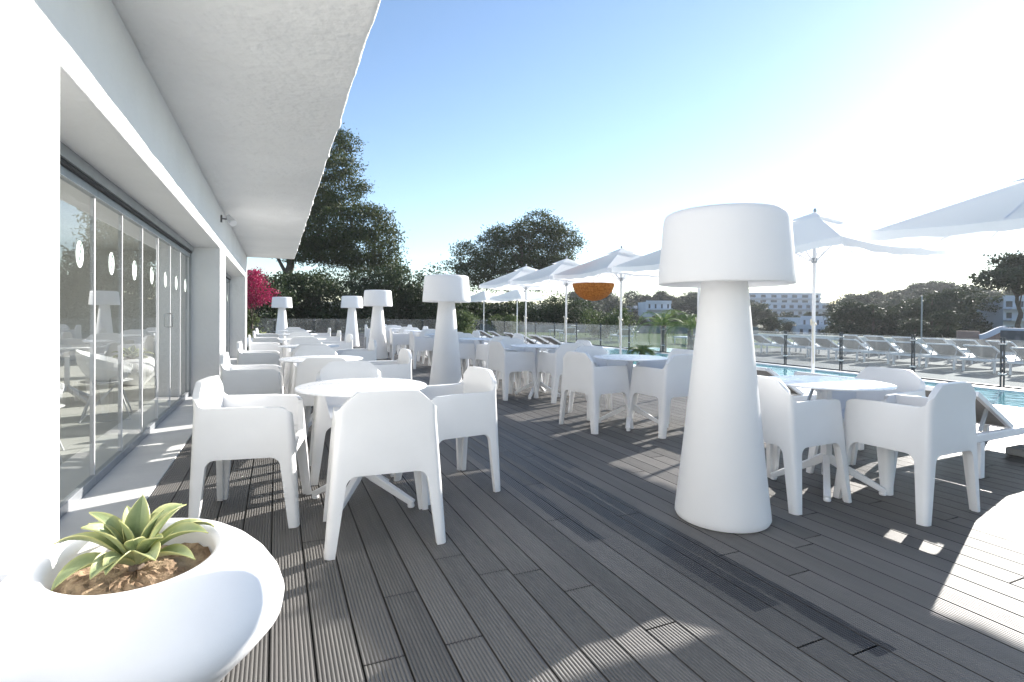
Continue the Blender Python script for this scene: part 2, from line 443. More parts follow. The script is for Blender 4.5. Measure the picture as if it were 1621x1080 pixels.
# facade: lintel over the openings and the three piers
mb = MB(); mb.box(-1.55, XF, -2.5, YE, ZL, ZC-.002)
bp(mb, 'lintel', M['plaster'], bevel=.012, seg=3)
mb = MB(); mb.box(-1.55, XF, -2.5, NP, -.12, ZL+.004); mb.box(-1.55, -1.2, -2.4, NP-.1, ZL, ZL+.05)
bp(mb, 'pillar', M['plaster'], bevel=.010, seg=3)
mb = MB(); mb.box(-1.55, XF, J1, J2, -.12, ZL+.004); bp(mb, 'pillar', M['plaster'], bevel=.012, seg=3)
mb = MB(); mb.box(-1.55, XF, J3, YE, -.12, ZL+.004); bp(mb, 'pillar', M['plaster'], bevel=.012, seg=3)
mb = MB(); mb.box(-6.9, -1.56, YE-.25, YE, -.12, ZC-.003); bp(mb, 'end_wall', M['plaster'])
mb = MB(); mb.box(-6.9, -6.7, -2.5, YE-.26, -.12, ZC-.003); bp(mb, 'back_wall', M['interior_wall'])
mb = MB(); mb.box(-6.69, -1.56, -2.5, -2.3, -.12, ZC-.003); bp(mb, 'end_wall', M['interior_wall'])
mb = MB(); mb.box(-6.68, -1.2, -2.29, YE-.26, -.12, .002); bp(mb, 'interior_floor', M['interior_floor'])
# low white parapet and dark cabinets inside
mb = MB(); mb.box(-6.68, -5.9, -2.2, 15.9, .003, .95); bp(mb, 'wall_bench', M['roomwhite'], bevel=.01)
def glazing(y0, y1, n):
    m = MB(); m.box(XG-.03, XG+.07, y0, y1, 2.055, ZL-.004); bp(m, 'top_rail', M['alu'])
    m = MB(); m.box(XG-.02, XG+.055, y0, y1, 2.030, 2.053); bp(m, 'track_gap', M['black'])
    w_ = (y1-y0)/n
    for i in range(n):
        a = y0+i*w_; b = a+w_
        m = MB(); m.box(XG-.010, XG+.010, a+.004, b-.004, .075, 1.975)
        g = bp(m, 'glass_panel', M['facade_glass'], sharp=0)
        m = MB(); m.box(XG-.016, XG+.030, a+.003, b-.003, 1.977, 2.028); r = bp(m, 'panel_rail', M['alu'])
        m = MB(); m.box(XG-.016, XG+.026, a+.003, b-.003, .010, .073); r = bp(m, 'panel_rail', M['alu'], bevel=.003)
        m = MB(); m.box(XG-.012, XG+.014, b-.010, b+.006, .075, 1.976); bp(m, 'edge_seal', M['whitemetal'])
        # round leaf sticker
        cy = (a+b)/2+.05; m = MB(); n_ = 28
        vs = [(XG+.0125, cy+.072*math.cos(2*PI*k/n_), 1.56+.086*math.sin(2*PI*k/n_)) for k in range(n_)]
        vs2 = [(v[0]-.0015, v[1], v[2]) for v in vs]
        m.add(vs+vs2, [tuple(range(n_))]+[(k, k+n_, (k+1) % n_+n_, (k+1) % n_) for k in range(n_)])
        st = bp(m, 'sticker', M['sticker'], sharp=0)
        m = MB(); x = XG+.0135
        m.bar((x, cy-.03, 1.49), (x, cy+.03, 1.64), .002, .006, up=(1,0,0))
        for q in (-.6, 0, .5):
            c = Vector((x, cy+.03*q, 1.565+.075*q)); m.bar(c, c+Vector((0, .045, .01)), .002, .004, up=(1,0,0)); m.bar(c, c+Vector((0, -.03, .04)), .002, .004, up=(1,0,0))
        bp(m, 'sticker_leaf_lines', M['stickerline'], sharp=0)
    m = MB(); m.box(XG-.03, XG+.04, y1-.0, y1+.045, .006, ZL-.004); bp(m, 'side_frame', M['alu'])
glazing(J1-.05-.705*9, J1-.05, 9)
glazing(J2+.02, J3-.05, 7)
mb = MB(); mb.box(-1.56, XG-.03, NP, J1, 2.09, ZL-.002); bp(mb, 'inner_soffit', M['roomwhite'])
# spotlight on the facade
sp = empty('wall_spotlight', (-.746, 8.75, 2.56)); tag(sp, 'small white spotlight fixed high on the facade under the roof overhang', 'spotlight')
MB().box(0, .02, -.03, .03, -.05, .05).build('wall_plate', M['darksteel'], sp)
MB().tube([(.02,0,0),(.07,0,.0),(.10,0,-.01)], .010, 8).build('bracket', M['darksteel'], sp)
MB().tube([(.09,.05,.05),(.12,0,.0),(.17,-.08,-.07)], [.03,.045,.05], 14).build('lamp_head', M['whitemetal'], sp)

# interior chairs and tables behind the glass
def shell_chair():
    c = empty('shell_chair'); V = []; F = []; nu, nv = 17, 9
    for i in range(nu):
        a = -2.35 + 4.7*i/(nu-1)            # angle, 0 = back (-y)
        for j in range(nv):
            t = j/(nv-1)
            top = .78 - .20*(abs(a)/2.35)**1.3
            r = .05 + .25*min(1, (t*1.25))**.6
            z = .42 + (top-.42)*max(0, t-.25)/.75 if t > .25 else .42 + .0*t
            z = .42 + (top-.42)*(t**1.7)
            V.append((r*math.sin(a)*1.05, -r*math.cos(a)*.98 + .02, z))
    for i in range(nu-1):
        for j in range(nv-1):
            a = i*nv+j; F.append((a, a+nv, a+nv+1, a+1))
    mb = MB(); mb.add(V, F); o = mb.build('shell', M['chair'], c, sharp=0)
    m = o.modifiers.new('s', 'SOLIDIFY'); m.thickness = .012
    MB().lathe([(.01,.40),(.2,.405),(.24,.425),(.2,.435),(.01,.43)], 24).build('seat', M['chair'], c)
    for sx, sy in ((1,1),(-1,1),(1,-1),(-1,-1)):
        MB().tube([(sx*.10, sy*.10, .41), (sx*.24, sy*.22, .01)], .008, 6).build('leg', M['whitemetal'], c)
    mb = MB()
    for s in (-1, 1): mb.tube([(s*.10, .10, .40), (s*.24, -.22, .02)], .005, 6); mb.tube([(s*.24,-.22,.012),(s*.24,.22,.012)], .006, 6)
    mb.build('wire_brace', M['whitemetal'], c); return c
shells = [(-1.80,5.35,-75,'white shell chair on wire legs nearest behind the glass doors'),
          (-1.72,7.2,-80,'white shell chair on wire legs second behind the glass doors'),
          (-3.1,8.9,80,'white shell chair on wire legs at the far side of the indoor round table'),
          (-1.9,12.2,-100,'white shell chair on wire legs farthest along the glass doors')]
for i, (x, y, a, l) in enumerate(shells):
    if i == 0: sc0 = shell_chair(); c = sc0
    else: c = copy_tree(sc0)
    c.location = (x, y, .003); c.rotation_euler.z = R(a); tag(c, l, 'chair', 'shell chairs inside the restaurant')

# ---------------------------------------------------------------- armchair
def chair_mesh():
    rc = .030; za = .392
    def dims(z):
        t = min(z, .668)/.668
        hx = .304 - .052*t; yf = .295 - .052*t
        yb = -.268 + .012*t
        if z > .668: yb -= .010*(z-.668)/.12
        return hx, yf, yb
    def w(z):
        z = min(z, za)
        w0 = .022 + .026*(z/za)
        r = .045
        if z > za-r: w0 += r - math.sqrt(max(0, r*r-(z-(za-r))**2))
        return w0
    # sides in order (counter clockwise from above): front(+y) from +x to -x, left(-x) from +y to -y, back, right
    def P(side, fr, d, z):
        """side edge point; fr None -> distance d from its start corner (d<0: from its end corner)"""
        hx, yf, yb = dims(z); cs = [(hx,yf),(-hx,yf),(-hx,yb),(hx,yb)]
        a = Vector(cs[side]); b = Vector(cs[(side+1) % 4]); L = (b-a).length; u = (b-a)/L
        if fr is not None:
            s0, s1 = rc + w(za), L - rc - w(za); s = s0 + (s1-s0)*fr
        else: s = d if d >= 0 else L + d
        p = a + u*s; return (p.x, p.y, z)
    def arc(corner, t, z):
        hx, yf, yb = dims(z); c = [(hx,yf),(-hx,yf),(-hx,yb),(hx,yb)][corner]
        c = Vector((c[0]-math.copysign(rc, c[0]), c[1]-math.copysign(rc, c[1])))
        a0 = [0, PI/2, PI, 1.5*PI][corner]; a = a0 + t*PI/2
        return (c.x+rc*math.cos(a), c.y+rc*math.sin(a), z)
    cols = []    # (fn(z), region, ztop)
    arm = .668
    def ztop_at(p, side, d, corner=None):
        x, y, _ = p; return arm
    def backtop(x, y, yb):
        hx = .252
        if y <= yb+.03: s = abs(x)
        else: s = hx + (y-yb)
        s0, s1 = .150, .300
        if s < s0: return .811 - .005*(s/s0)**4
        if s > s1: return arm + .004
        t = (s-s0)/(s1-s0); t = t*t*(3-2*t)*.1 + t*.9
        return .806 + (arm+.004-.806)*t
    seq = []
    # for each corner build: approach on the previous side, arc, leaving on next side
    for c in range(4):
        prev = (c-1) % 4
        for k in range(4):  # distance from corner on previous side: w..0
            f_ = 1-k/4
            seq.append(('leg', c, (lambda z, s=prev, f_=f_: P(s, None, -(rc + w(z)*f_), z)), ('p', f_)))
        for k in range(5):
            seq.append(('leg', c, (lambda z, c=c, k=k: arc(c, k/4, z)), ('a', k/4)))
        for k in range(1, 5):
            f_ = k/4
            seq.append(('leg', c, (lambda z, s=c, f_=f_: P(s, None, rc + w(z)*f_, z)), ('n', f_)))
        nap = 16 if c == 2 else (4 if c == 0 else 7)
        for k in range(1, nap):
            seq.append(('ap', c, (lambda z, s=c, k=k, n=nap: P(s, k/n, 0, z)), ('f', k/nap)))
    n = len(seq); V = []; F = []; reg = []
    legz = [0, .06, .13, .20, .26, .30, za-.045, za-.030, za-.018, za-.009, za-.003, za]
    base = {}
    body = []
    for i, (kind, c, fn, info) in enumerate(seq):
        p = fn(arm)
        x, y, _ = p
        front_side = (kind == 'ap' and c == 0) or (kind == 'leg' and ((c == 0 and info[0] == 'n') or (c == 1 and info[0] == 'p')))
        if front_side:
            zt = .452
            if kind == 'leg' and info[1] <= .5: zt = .615 if info[1] <= .25 else .53
        elif kind == 'leg' and c in (0, 1):
            # arc and side columns at the front corner: arm front rounds down
            hx, yf, yb = dims(arm); dd = yf - y
            zt = arm - .035*max(0, 1-dd/.07)**2
        elif kind == 'ap' and c in (1, 3): zt = backtop(x, y, dims(arm)[2])
        else: zt = backtop(x, y, dims(arm)[2])
        top = zt; col = []
        for j in range(8):
            z = za + (top-za)*j/7; V.append(fn(z)); col.append(len(V)-1)
        body.append(col)
        if kind == 'leg':
            lc = []
            for z in legz[:-1]: V.append(fn(z)); lc.append(len(V)-1)
            lc.append(col[0]); base[i] = lc
    def region(i):
        kind, c, fn, info = seq[i]; x, y, z = fn(.6)
        if c == 0 and kind == 'ap': return 'seat'
        if y < -.19: return 'back'
        return 'armr' if x > 0 else 'arml'
    for i in range(n):
        j = (i+1) % n
        rg = region(i)
        if seq[i][0] == 'ap' and seq[i][1] == 0 or (seq[j][0] == 'ap' and seq[j][1] == 0): rg = 'seat'
        for k in range(7):
            F.append((body[i][k], body[j][k], body[j][k+1], body[i][k+1]))
        if i in base and j in base and seq[i][1] == seq[j][1]:
            for k in range(len(legz)-1):
                F.append((base[i][k], base[j][k], base[j][k+1], base[i][k+1]))
    me = bpy.data.meshes.new('tmp'); me.from_pydata(V, [], F); me.update()
    o = bpy.data.objects.new('tmp', me); COL.objects.link(o)
    s = o.modifiers.new('s', 'SOLIDIFY'); s.thickness = .034; s.offset = -1; s.use_even_offset = False
    b = o.modifiers.new('b', 'BEVEL'); b.width = .009; b.segments = 3; b.limit_method = 'ANGLE'; b.angle_limit = R(50)
    dg = bpy.context.evaluated_depsgraph_get(); ev = o.evaluated_get(dg); m2 = bpy.data.meshes.new_from_object(ev)
    bpy.data.objects.remove(o); m2.shade_smooth(); m2.set_sharp_from_angle(angle=R(60)); m2.update()
    return m2
def split_mesh(me, classify, mat):
    co_ = np.empty(len(me.vertices)*3); me.vertices.foreach_get('co', co_); co_ = co_.reshape(-1, 3)
    cn = [tuple(c.vector) for c in me.corner_normals]
    groups = {}
    for p in me.polygons: groups.setdefault(classify(p.center), []).append(p)
    out = {}
    for g, ps in groups.items():
        mp = {}; V = []; F = []; N = []
        for p in ps:
            f = []
            for v, l in zip(p.vertices, p.loop_indices):
                if v not in mp: mp[v] = len(V); V.append(tuple(co_[v]))
                f.append(mp[v]); N.append(cn[l])
            F.append(f)
        m = bpy.data.meshes.new(g); m.from_pydata(V, [], F); m.update(); m.shade_smooth()
        m.normals_split_custom_set(N); m.materials.append(mat); out[g] = m
    return out
cm = chair_mesh()
def cls(c):
    if c.z < .380:
        return 'leg%d%d' % (c.x > 0, c.y > 0)
    if c.y > .19 and abs(c.x) < .205: return 'seat'
    if c.y < -.165: return 'backrest'
    return 'armrest%d' % (c.x > 0)
parts = split_mesh(cm, cls, M['chair'])
def make_chair():
    c = empty('armchair')
    for k, m in sorted(parts.items()):
        nm = k.rstrip('01'); m.name = nm
        if nm == 'seat': continue
        link(nm, m, c)
    # seat pan joined with the front apron
    mb = MB(); V = []; F = []; N = 15
    for i in range(N):
        for j in range(N):
            u = -1+2*i/(N-1); v = -1+2*j/(N-1)
            x = u*.245; y = -.005 + v*.238
            e = max(abs(u), -v if v < 0 else 0)
            z = .445 + .035*max(0, (e-.72)/.28)**2 - .010*max(0, v)**3 + .004*u*u
            z -= .008*(1-u*u)*(1-v*v)
            V.append((x, y, z))
    for i in range(N-1):
        for j in range(N-1):
            a = i*N+j; F.append((a, a+N, a+N+1, a+1))
    V += [(x, y, .412) for x, y in ((-.235,-.235),(.235,-.235),(.235,.225),(-.235,.225))]; q = N*N
    F.append((q, q+3, q+2, q+1))
    sm = parts['seat']; sv = [tuple(v.co) for v in sm.vertices]; sf = [tuple(p.vertices) for p in sm.polygons]
    mb.add(V, F); mb.add(sv, sf)
    mb.build('seat', M['chair'], c, sharp=50)
    return c
chair0 = make_chair()

# ---------------------------------------------------------------- table
def make_table():
    t = empty('round_table')
    MB().lathe([(0,.728),(.36,.728),(.395,.732),(.40,.7375),(.3985,.742),(.393,.744),(0,.744)], 72).build('tabletop', M['tabletop'], t)
    mb = MB()
    for (z0, z1, a, b) in ((.17,.70,.024,.021),):
        mb.bar((0,0,z0), (0,0,z1), .052, .052, up=(0,1,0), w2=.046, h2=.046)
    mb.lathe([(.03,.70),(.12,.722),(.12,.7275),(0,.7275)], 24)
    mb.build('pedestal', M['whitemetal'], t, bevel=.008, seg=3)
    for k in range(4):
        a = PI/4 + k*PI/2; d = Vector((math.cos(a), math.sin(a), 0)); m = MB()
        m.bar(d*.012+Vector((0,0,.215)), d*.09+Vector((0,0,.165)), .040, .055)
        m.bar(d*.075+Vector((0,0,.172)), d*.345+Vector((0,0,.028)), .040, .050, w2=.042, h2=.034)
        m.lathe([(.02,.0),(.024,.012),(.018,.03)], 12, c=tuple(d*.33))
        m.build('leg', M['whitemetal'], t, bevel=.006, seg=2)
    return t
table0 = make_table()
used = [0, 0]
NTH = ['nearest', 'second', 'third', 'fourth', 'fifth', 'sixth', 'seventh', 'eighth', 'ninth']
GC = 'white armchairs around the round terrace tables'
def put_chair(x, y, face, label, grp=GC):
    """face: direction the sitter looks, degrees clockwise from +Y"""
    if not used[0]: c = chair0; used[0] = 1
    else: c = copy_tree(chair0)
    c.location = (x, y, .001); c.rotation_euler = (0, 0, -R(face)); tag(c, label, 'chair', grp); return c
def put_table(x, y, a, label):
    if not used[1]: c = table0; used[1] = 1
    else: c = copy_tree(table0)
    c.location = (x, y, .001); c.rotation_euler = (0, 0, a); tag(c, label, 'table', 'white round terrace tables'); return c
LROW = 'row by the glass facade'; RROW = 'row by the pool'
SIDE = dict(S='near side', N='far side', W='left side', E='right side')
def group(x, y, idx, row, offs, ta=0):
    put_table(x, y, ta, 'white round table, %s in the %s' % (NTH[idx], row))
    for s, (dx, dy, fa) in offs.items():
        put_chair(x+dx, y+dy, fa, 'white armchair, %s of the %s table, %s' % (SIDE[s], NTH[idx], row))
rr = random.Random(11)
def std(keys='SNWE', j=.03, base=None):
    b = base or dict(S=(.02,-.52,0), N=(0,.74,180), W=(-.60,.06,90), E=(.60,.08,-90)); o = {}
    for k in keys:
        dx, dy, fa = b[k]; o[k] = (dx+rr.uniform(-j, j), dy+rr.uniform(-j, j), fa+rr.uniform(-5, 5))
    return o
LX = .50
group(LX, 3.42, 0, LROW, dict(S=(.035,-.49,4), N=(.03,.76,182), W=(-.62,.09,100), E=(.60,.13,-97)), .15)
group(LX-.08, 5.62, 1, LROW, dict(S=(.03,-.52,14), N=(0,.74,180), W=(-.62,.05,92), E=(.62,.10,-92)))
for i, y in enumerate((7.8, 10.0, 12.2, 14.35)):
    group(LX-.08, y, i+2, LROW, std())
RX = 3.52
group(RX+.02, 2.48, 0, RROW, dict(S=(.16,-.43,-1), W=(-.42,.02,88), E=(.50,.02,-92)), -.15)
group(RX+.02, 4.74, 1, RROW, dict(S=(.17,-.38,-4), W=(-.40,.08,82), E=(.52,.02,-92), N=(.02,.62,184)), .1)
group(RX, 6.95, 2, RROW, dict(S=(.18,-.42,-2), W=(-.38,.08,86), E=(.56,.02,-92), N=(-.02,.62,178)))
for i, y in enumerate((9.2, 11.5, 13.8, 16.1, 18.4)):
    group(RX-.05, y, i+3, RROW, std(base=dict(S=(.08,-.46,0), N=(0,.66,180), W=(-.46,.06,90), E=(.55,.04,-90))))

tb = copy_tree(table0); tb.location = (-2.45, 8.5, .003); tag(tb, 'white round table standing inside the restaurant behind the glass doors', 'table', 'white round terrace tables')
# ---------------------------------------------------------------- giant floor lamps
def make_lamp():
    l = empty('floor_lamp')
    prof = [(0,0),(.235,0),(.262,.006),(.270,.022),(.269,.045)]
    for k in range(1, 20):
        t = k/19; prof.append((.269 - .139*(t**.94), .045 + 1.36*t))
    MB().lathe(prof, 64).build('lamp_base', M['lamp'], l)
    sp_ = [(.125,1.405),(.31,1.392),(.366,1.386),(.377,1.388),(.380,1.396),(.379,1.44),(.366,1.60),(.354,1.75),(.351,1.775),(.343,1.795),(.325,1.806),(.27,1.812),(.12,1.814),(0,1.815)]
    MB().lathe(sp_, 64).build('lamp_shade', M['lamp'], l, sharp=60)
    return l
lamps = [(2.44,2.36,'giant white floor lamp standing nearest, in front of the right-hand tables'),
         (2.48,8.12,'giant white floor lamp second nearest, behind the nearest left table'),
         (2.45,14.2,'giant white floor lamp third from the camera, overlapping the one behind it'),
         (2.47,19.6,'giant white floor lamp fourth from the camera, partly hidden by the third'),
         (.20,22.6,'giant white floor lamp farthest left, near the end of the facade tables')]
for i, (x, y, l) in enumerate(lamps):
    if i == 0: lamp0 = make_lamp(); o = lamp0
    else: o = copy_tree(lamp0)
    o.location = (x, y, .001); tag(o, l, 'floor lamp', 'giant white floor lamps on the terrace')

# ---------------------------------------------------------------- planters and agaves
def make_planter():
    p = empty('planter')
    prof = [(0,0),(.15,0),(.175,.006),(.215,.045),(.275,.11),(.335,.17),(.382,.225),(.389,.27),(.383,.32),(.360,.372),(.328,.410),(.295,.435),(.262,.448),(.240,.451),(.222,.444),(.212,.425),(.21,.37),(.205,.33)]
    # the opening sits slightly off centre, its rim tilted towards the front
    dx = [(0,0) if z < .28 else (-.035*(z-.28)/.17, .02*(z-.28)/.17) for r, z in prof]
    mb = MB(); mb.lathe(prof, 72, dx=dx)
    f_ = mb.f.pop()   # open inside bottom
    mb.m.pop()
    for i, v in enumerate(mb.v):
        x, y, z = v; k = min(1, max(0, (z-.25)/.2)); z += k*(.10*y - .02*x); mb.v[i] = (x, y*(1-.13*k), z)
    mb.build('bowl', M['planter'], p, sharp=70)
    V = []; F = []; nr, na = 14, 48; rg = random.Random(5)
    for i in range(nr):
        r = .212*i/(nr-1)
        for k in range(na):
            a = 2*PI*k/na; x = -.03+r*math.cos(a); y = .015+r*.87*math.sin(a)
            z = .385 + .10*y - .02*x + rg.uniform(-.007, .007) + .012*math.sin(x*30)*math.cos(y*24) + .018*math.exp(-((x+.02)**2+(y)**2)/.006)
            V.append((x, y, z))
    for i in range(nr-1):
        for k in range(na):
            k2 = (k+1) % na; F.append((i*na+k, (i+1)*na+k, (i+1)*na+k2, i*na+k2))
    mb = MB(); mb.add(V, F); mb.build('soil', M['soil'], p, sharp=0)
    return p
def agave(leaves, name='agave_plant'):
    root = empty(name); rg = random.Random(2)
    for (az, el, L, W, droop) in leaves:
        n = 14; nc = 7; V = []; F = []; E = []
        d = Vector((math.cos(az), math.sin(az), 0)); side = Vector((-math.sin(az), math.cos(az), 0))
        pos = Vector((0,0,0)) + d*.012; ang = el; tw = rg.uniform(-.35, .35)
        for i in range(n):
            t = i/(n-1)
            wd = W*1.32*(.30 + .70*math.sin(min(1, t*1.55)*PI/2))*(1 - max(0, (t-.5)/.5)**2.2)
            tang = d*math.cos(ang) + Vector((0,0,1))*math.sin(ang)
            nrm = side.cross(tang)*-1
            s2 = (side*math.cos(tw*t) + nrm*math.sin(tw*t))
            for k in range(nc):
                u = -1+2*k/(nc-1)
                V.append(pos + s2*u*wd*.5 + nrm*(abs(u)**1.6*wd*.26 + .002*math.sin(9*t+3*u)*abs(u))); E.append(abs(u) if t < .97 else 1)
            pos = pos + tang*(L/(n-1)); ang -= droop*(L/(n-1))*(.3+1.7*t)
        for i in range(n-1):
            for k in range(nc-1):
                a = i*nc+k; F.append((a, a+1, a+nc+1, a+nc))
        mb = MB(); mb.add(V, F); o = mb.build('leaf', M['agave'], root, sharp=0)
        at_ = o.data.attributes.new('edge', 'FLOAT', 'POINT'); at_.data.foreach_set('value', np.array(E, dtype=np.float32))
        m = o.modifiers.new('s', 'SOLIDIFY'); m.thickness = .003
    MB().tube([(0,0,-.06),(0,0,.0),(0,0,.03)], [.02,.024,.012], 10).build('stem', M['bark'], root)
    return root
PX, PY = -.36, 1.94
pl0 = make_planter(); pl0.location = (PX, PY, .001); pl0.rotation_euler.z = .15
tag(pl0, 'large rounded white planter with sandy soil in the near left corner', 'planter', 'rounded white planters by the facade')
leaves = [(R(a), R(e), L, W, dr) for a, e, L, W, dr in (
    (80,84,.20,.062,1.5),(120,72,.18,.058,2.5),(20,62,.20,.058,3.5),(200,60,.21,.055,3.5),(175,42,.26,.058,4.0),(150,50,.22,.058,4),
    (-5,40,.24,.062,4.5),(25,36,.27,.058,4.5),(50,52,.24,.058,4.2),(-60,42,.17,.062,7),(-110,44,.17,.060,9),(215,28,.25,.058,5),
    (-25,22,.21,.055,4),(100,40,.2,.055,5),(-85,66,.13,.052,5),(190,80,.15,.05,2),(60,48,.25,.055,3.8),(130,30,.27,.055,3.2),(-40,58,.15,.05,6),(165,62,.22,.055,3),(5,74,.17,.05,2.5),(240,34,.19,.055,6))]
ag0 = agave(leaves); ag0.location = (PX-.035, PY+.03, .41); ag0.scale = (.86,.86,1.05)
tag(ag0, 'green agave rosette with yellow leaf edges growing in the near planter', 'plant')
p2 = copy_tree(pl0); p2.location = (-.45, 17.6, .001); tag(p2, 'rounded white planter far away past the end of the facade', 'planter', 'rounded white planters by the facade')
a2 = copy_tree(ag0); a2.location = (-.45, 17.6, .42); a2.scale = (1.3,)*3; tag(a2, 'green agave in the far white planter past the facade', 'plant')
p3 = copy_tree(pl0); p3.location = (-2.15, 10.4, .003); tag(p3, 'rounded white planter behind the glass doors', 'planter', 'rounded white planters by the facade')
a3 = copy_tree(ag0); a3.location = (-2.15, 10.4, .42); a3.scale = (1.2,)*3; tag(a3, 'spiky agave in the planter behind the glass doors', 'plant')

# ---------------------------------------------------------------- umbrellas
def make_umbrella(half=.97, ze=2.01, zt=2.50, val=.08):
    u = empty('parasol'); n = 14
    V = []; F = []; cors = [(-1,-1),(1,-1),(1,1),(-1,1)]
    # main canopy: four panels sagging slightly between the ribs; per panel grid
    def panel(k, r0, r1, z0, z1, sag, edge=None):
        a = Vector((*cors[k], 0)); b = Vector((*cors[(k+1) % 4], 0)); VV = []; FF = []; m = 10
        for i in range(m+1):
            t = i/m; r = r0+(r1-r0)*t
            for j in range(n+1):
                s = j/n; p = (a*(1-s)+b*s)*r
                z = z0+(z1-z0)*t - sag*math.sin(PI*s)*math.sin(PI*min(1, t*.5+.0))*1.0
                inn = 1 - .055*math.sin(PI*s)*t*(r1 > .5)
                VV.append((p.x*inn, p.y*inn, z))
        if edge:   # valance
            for j in range(n+1):
                x, y, z = VV[m*(n+1)+j]; wv = .012*math.sin(j*2.4+k)
                VV.append((x*(1.004)+wv*.3, y*1.004+wv*.3, z-edge*(1+.12*math.sin(j*1.9))))
            m += 1
        for i in range(m):
            for j in range(n):
                q = i*(n+1)+j; FF.append((q, q+1, q+n+2, q+n+1))
        return VV, FF
    mb = MB()
    for k in range(4): mb.add(*panel(k, .10, half, zt-.075, ze, .045, val))
    mb.build('canopy', M['canopy'], u, sharp=35)
    mb = MB()
    for k in range(4): mb.add(*panel(k, .002, .25, zt, zt-.115, .0))
    mb.build('vent_cap', M['canopy'], u, sharp=35)
    MB().tube([(0,0,.02),(0,0,zt-.02)], .021, 12).build('pole', M['whitemetal'], u)
    MB().lathe([(0,zt),(.016,zt),(.02,zt+.02),(.012,zt+.045),(0,zt+.05)], 12).build('finial', M['alu'], u)
    for (cx, cy) in cors + [(0,-1.0),(1,0),(0,1),(-1,0)]:
        m = MB(); L = .94 if cx and cy else .9
        m.bar((cx*.03, cy*.03, zt-.09), (cx*half*L, cy*half*L, ze+.002 if (cx and cy) else ze-.03), .014, .02)
        m.bar((cx*.03, cy*.03, ze-.12), (cx*half*.42, cy*half*.42, ze+.225), .010, .012)
        m.build('rib', M['whitemetal'], u)
    MB().lathe([(.022,ze-.14),(.035,ze-.14),(.035,ze-.08),(.022,ze-.08)], 16).build('hub', M['alu'], u)
    m = MB(); m.tube([(.022,0,1.12),(-.05,-.03,1.14),(-.055,-.03,1.0),(-.03,-.02,.8),(-.02,-.02,.62)], .009, 6)
    m.tube([(0,-.03,1.10),(.04,.0,1.12),(0,.03,1.10),(-.045,0,1.13),(-.07,-.02,1.17)], .012, 6)
    m.build('tie_cord', M['rope'], u)
    m = MB(); m.box(-.24,.24,-.24,.24,.004,.07); m.tube([(0,0,.06),(0,0,.22)], .03, 12); m.build('base', M['cement'], u, bevel=.01)
    return u
UMB = [(6.1,4.46,'white square parasol right behind the nearest giant lamp'),
       (6.1,2.22,'white square parasol cut by the right edge of the photo'),
       (6.1,6.42,'white square parasol hidden mostly by the giant lamp shade'),
       (6.1,8.48,'white square parasol over the second pool-side table, left of the giant lamp'),
       (6.1,10.6,'white square parasol fourth along the pool row from the right'),
       (6.1,12.75,'white square parasol farthest in the near pool row'),
       (6.1,.08,'white square parasol outside the right edge shading the foreground deck'),
       (11.0,24.0,'small white parasol far away, right one of the distant pair'),
       (10.6,27.6,'small white parasol far away, left one of the distant pair')]
for i, (x, y, l) in enumerate(UMB):
    if i == 0: um0 = make_umbrella(); o = um0
    else: o = copy_tree(um0)
    o.location = (x, y, .001); o.rotation_euler.z = rr.uniform(-.015, .015) if i < 7 else .5
    tag(o, l, 'parasol', 'white parasols along the pool')
# orange woven shade hanging below a parasol
hs = empty('hanging_shade', (5.80, 9.00, 1.83)); tag(hs, 'orange woven bowl-shaped shade hanging under the parasol row', 'shade')
MB().lathe([(.42,0),(.41,-.06),(.37,-.16),(.28,-.26),(.16,-.32),(.05,-.34),(.0,-.345)], 40).build('woven_bowl', M['wicker'], hs, sharp=0)
hs.children[0].data.polygons[0].use_smooth = True
MB().tube([(0,0,-.1),(0,0,.3)], .006, 6).build('cord', M['rope'], hs)

# ---------------------------------------------------------------- loungers
def make_lounger():
    l = empty('sun_lounger')      # head at -x, foot at +x; length 1.95, width .66
    m = MB(); hw = .33
    m.box(-.98,.98,-hw,-hw+.045,.27,.33); m.box(-.98,.98,hw-.045,hw,.27,.33); m.box(.935,.98,-hw+.046,hw-.046,.27,.33); m.box(-.98,-.935,-hw+.046,hw-.046,.27,.33)
    m.build('frame', M['whitemetal'], l, bevel=.006)
    for x in (-.82, .80):
        for y in (-1, 1): MB().box(x-.03, x+.03, y*hw-.03 if y > 0 else y*hw-.003, y*hw+.003 if y > 0 else y*hw+.03, 0, .268).build('leg', M['whitemetal'], l, bevel=.005)
    MB().box(-.30,.93,-hw+.05,hw-.05,.315,.336).build('seat', M['whitemetal'], l, bevel=.004)
    m = MB(); ax = Vector((-.32,0,.335)); tp = Vector((-.86,0,.63))
    m.bar(ax, tp, .56, .012); m.build('backrest', M['mesh_fabric'], l)
    m = MB()
    for s in (-1, 1): m.bar(ax+Vector((0,s*.302,0)), tp+Vector((0,s*.302,0)), .032, .04)
    m.bar(tp+Vector((0,-.285,0)), tp+Vector((0,.285,0)), .032, .035)
    m.build('backrest_frame', M['whitemetal'], l, bevel=.004)
    for s_ in (-.27, .27):
        m = MB(); m.bar((-.62,s_,.50), (-.72,s_,.33), .02, .02); m.build('prop', M['alu'], l)
    return l
def put_lounger(x, y, a, l, grp, z=.006):
    global lg0
    if not LG: lg0 = make_lounger(); o = lg0; LG.append(1)
    else: o = copy_tree(lg0)
    o.location = (x, y, z); o.rotation_euler.z = a; tag(o, l, 'sun lounger', grp)
LG = []
nears = [2.50, 3.38, 4.30]
for i, y in enumerate(nears):
    put_lounger(5.62, y, rr.uniform(-.03, .03), 'white sun lounger with grey mesh back, %s of the three behind the nearest pool-side table' % ['nearest', 'middle', 'farthest'][i], 'sun loungers along the near pool edge')
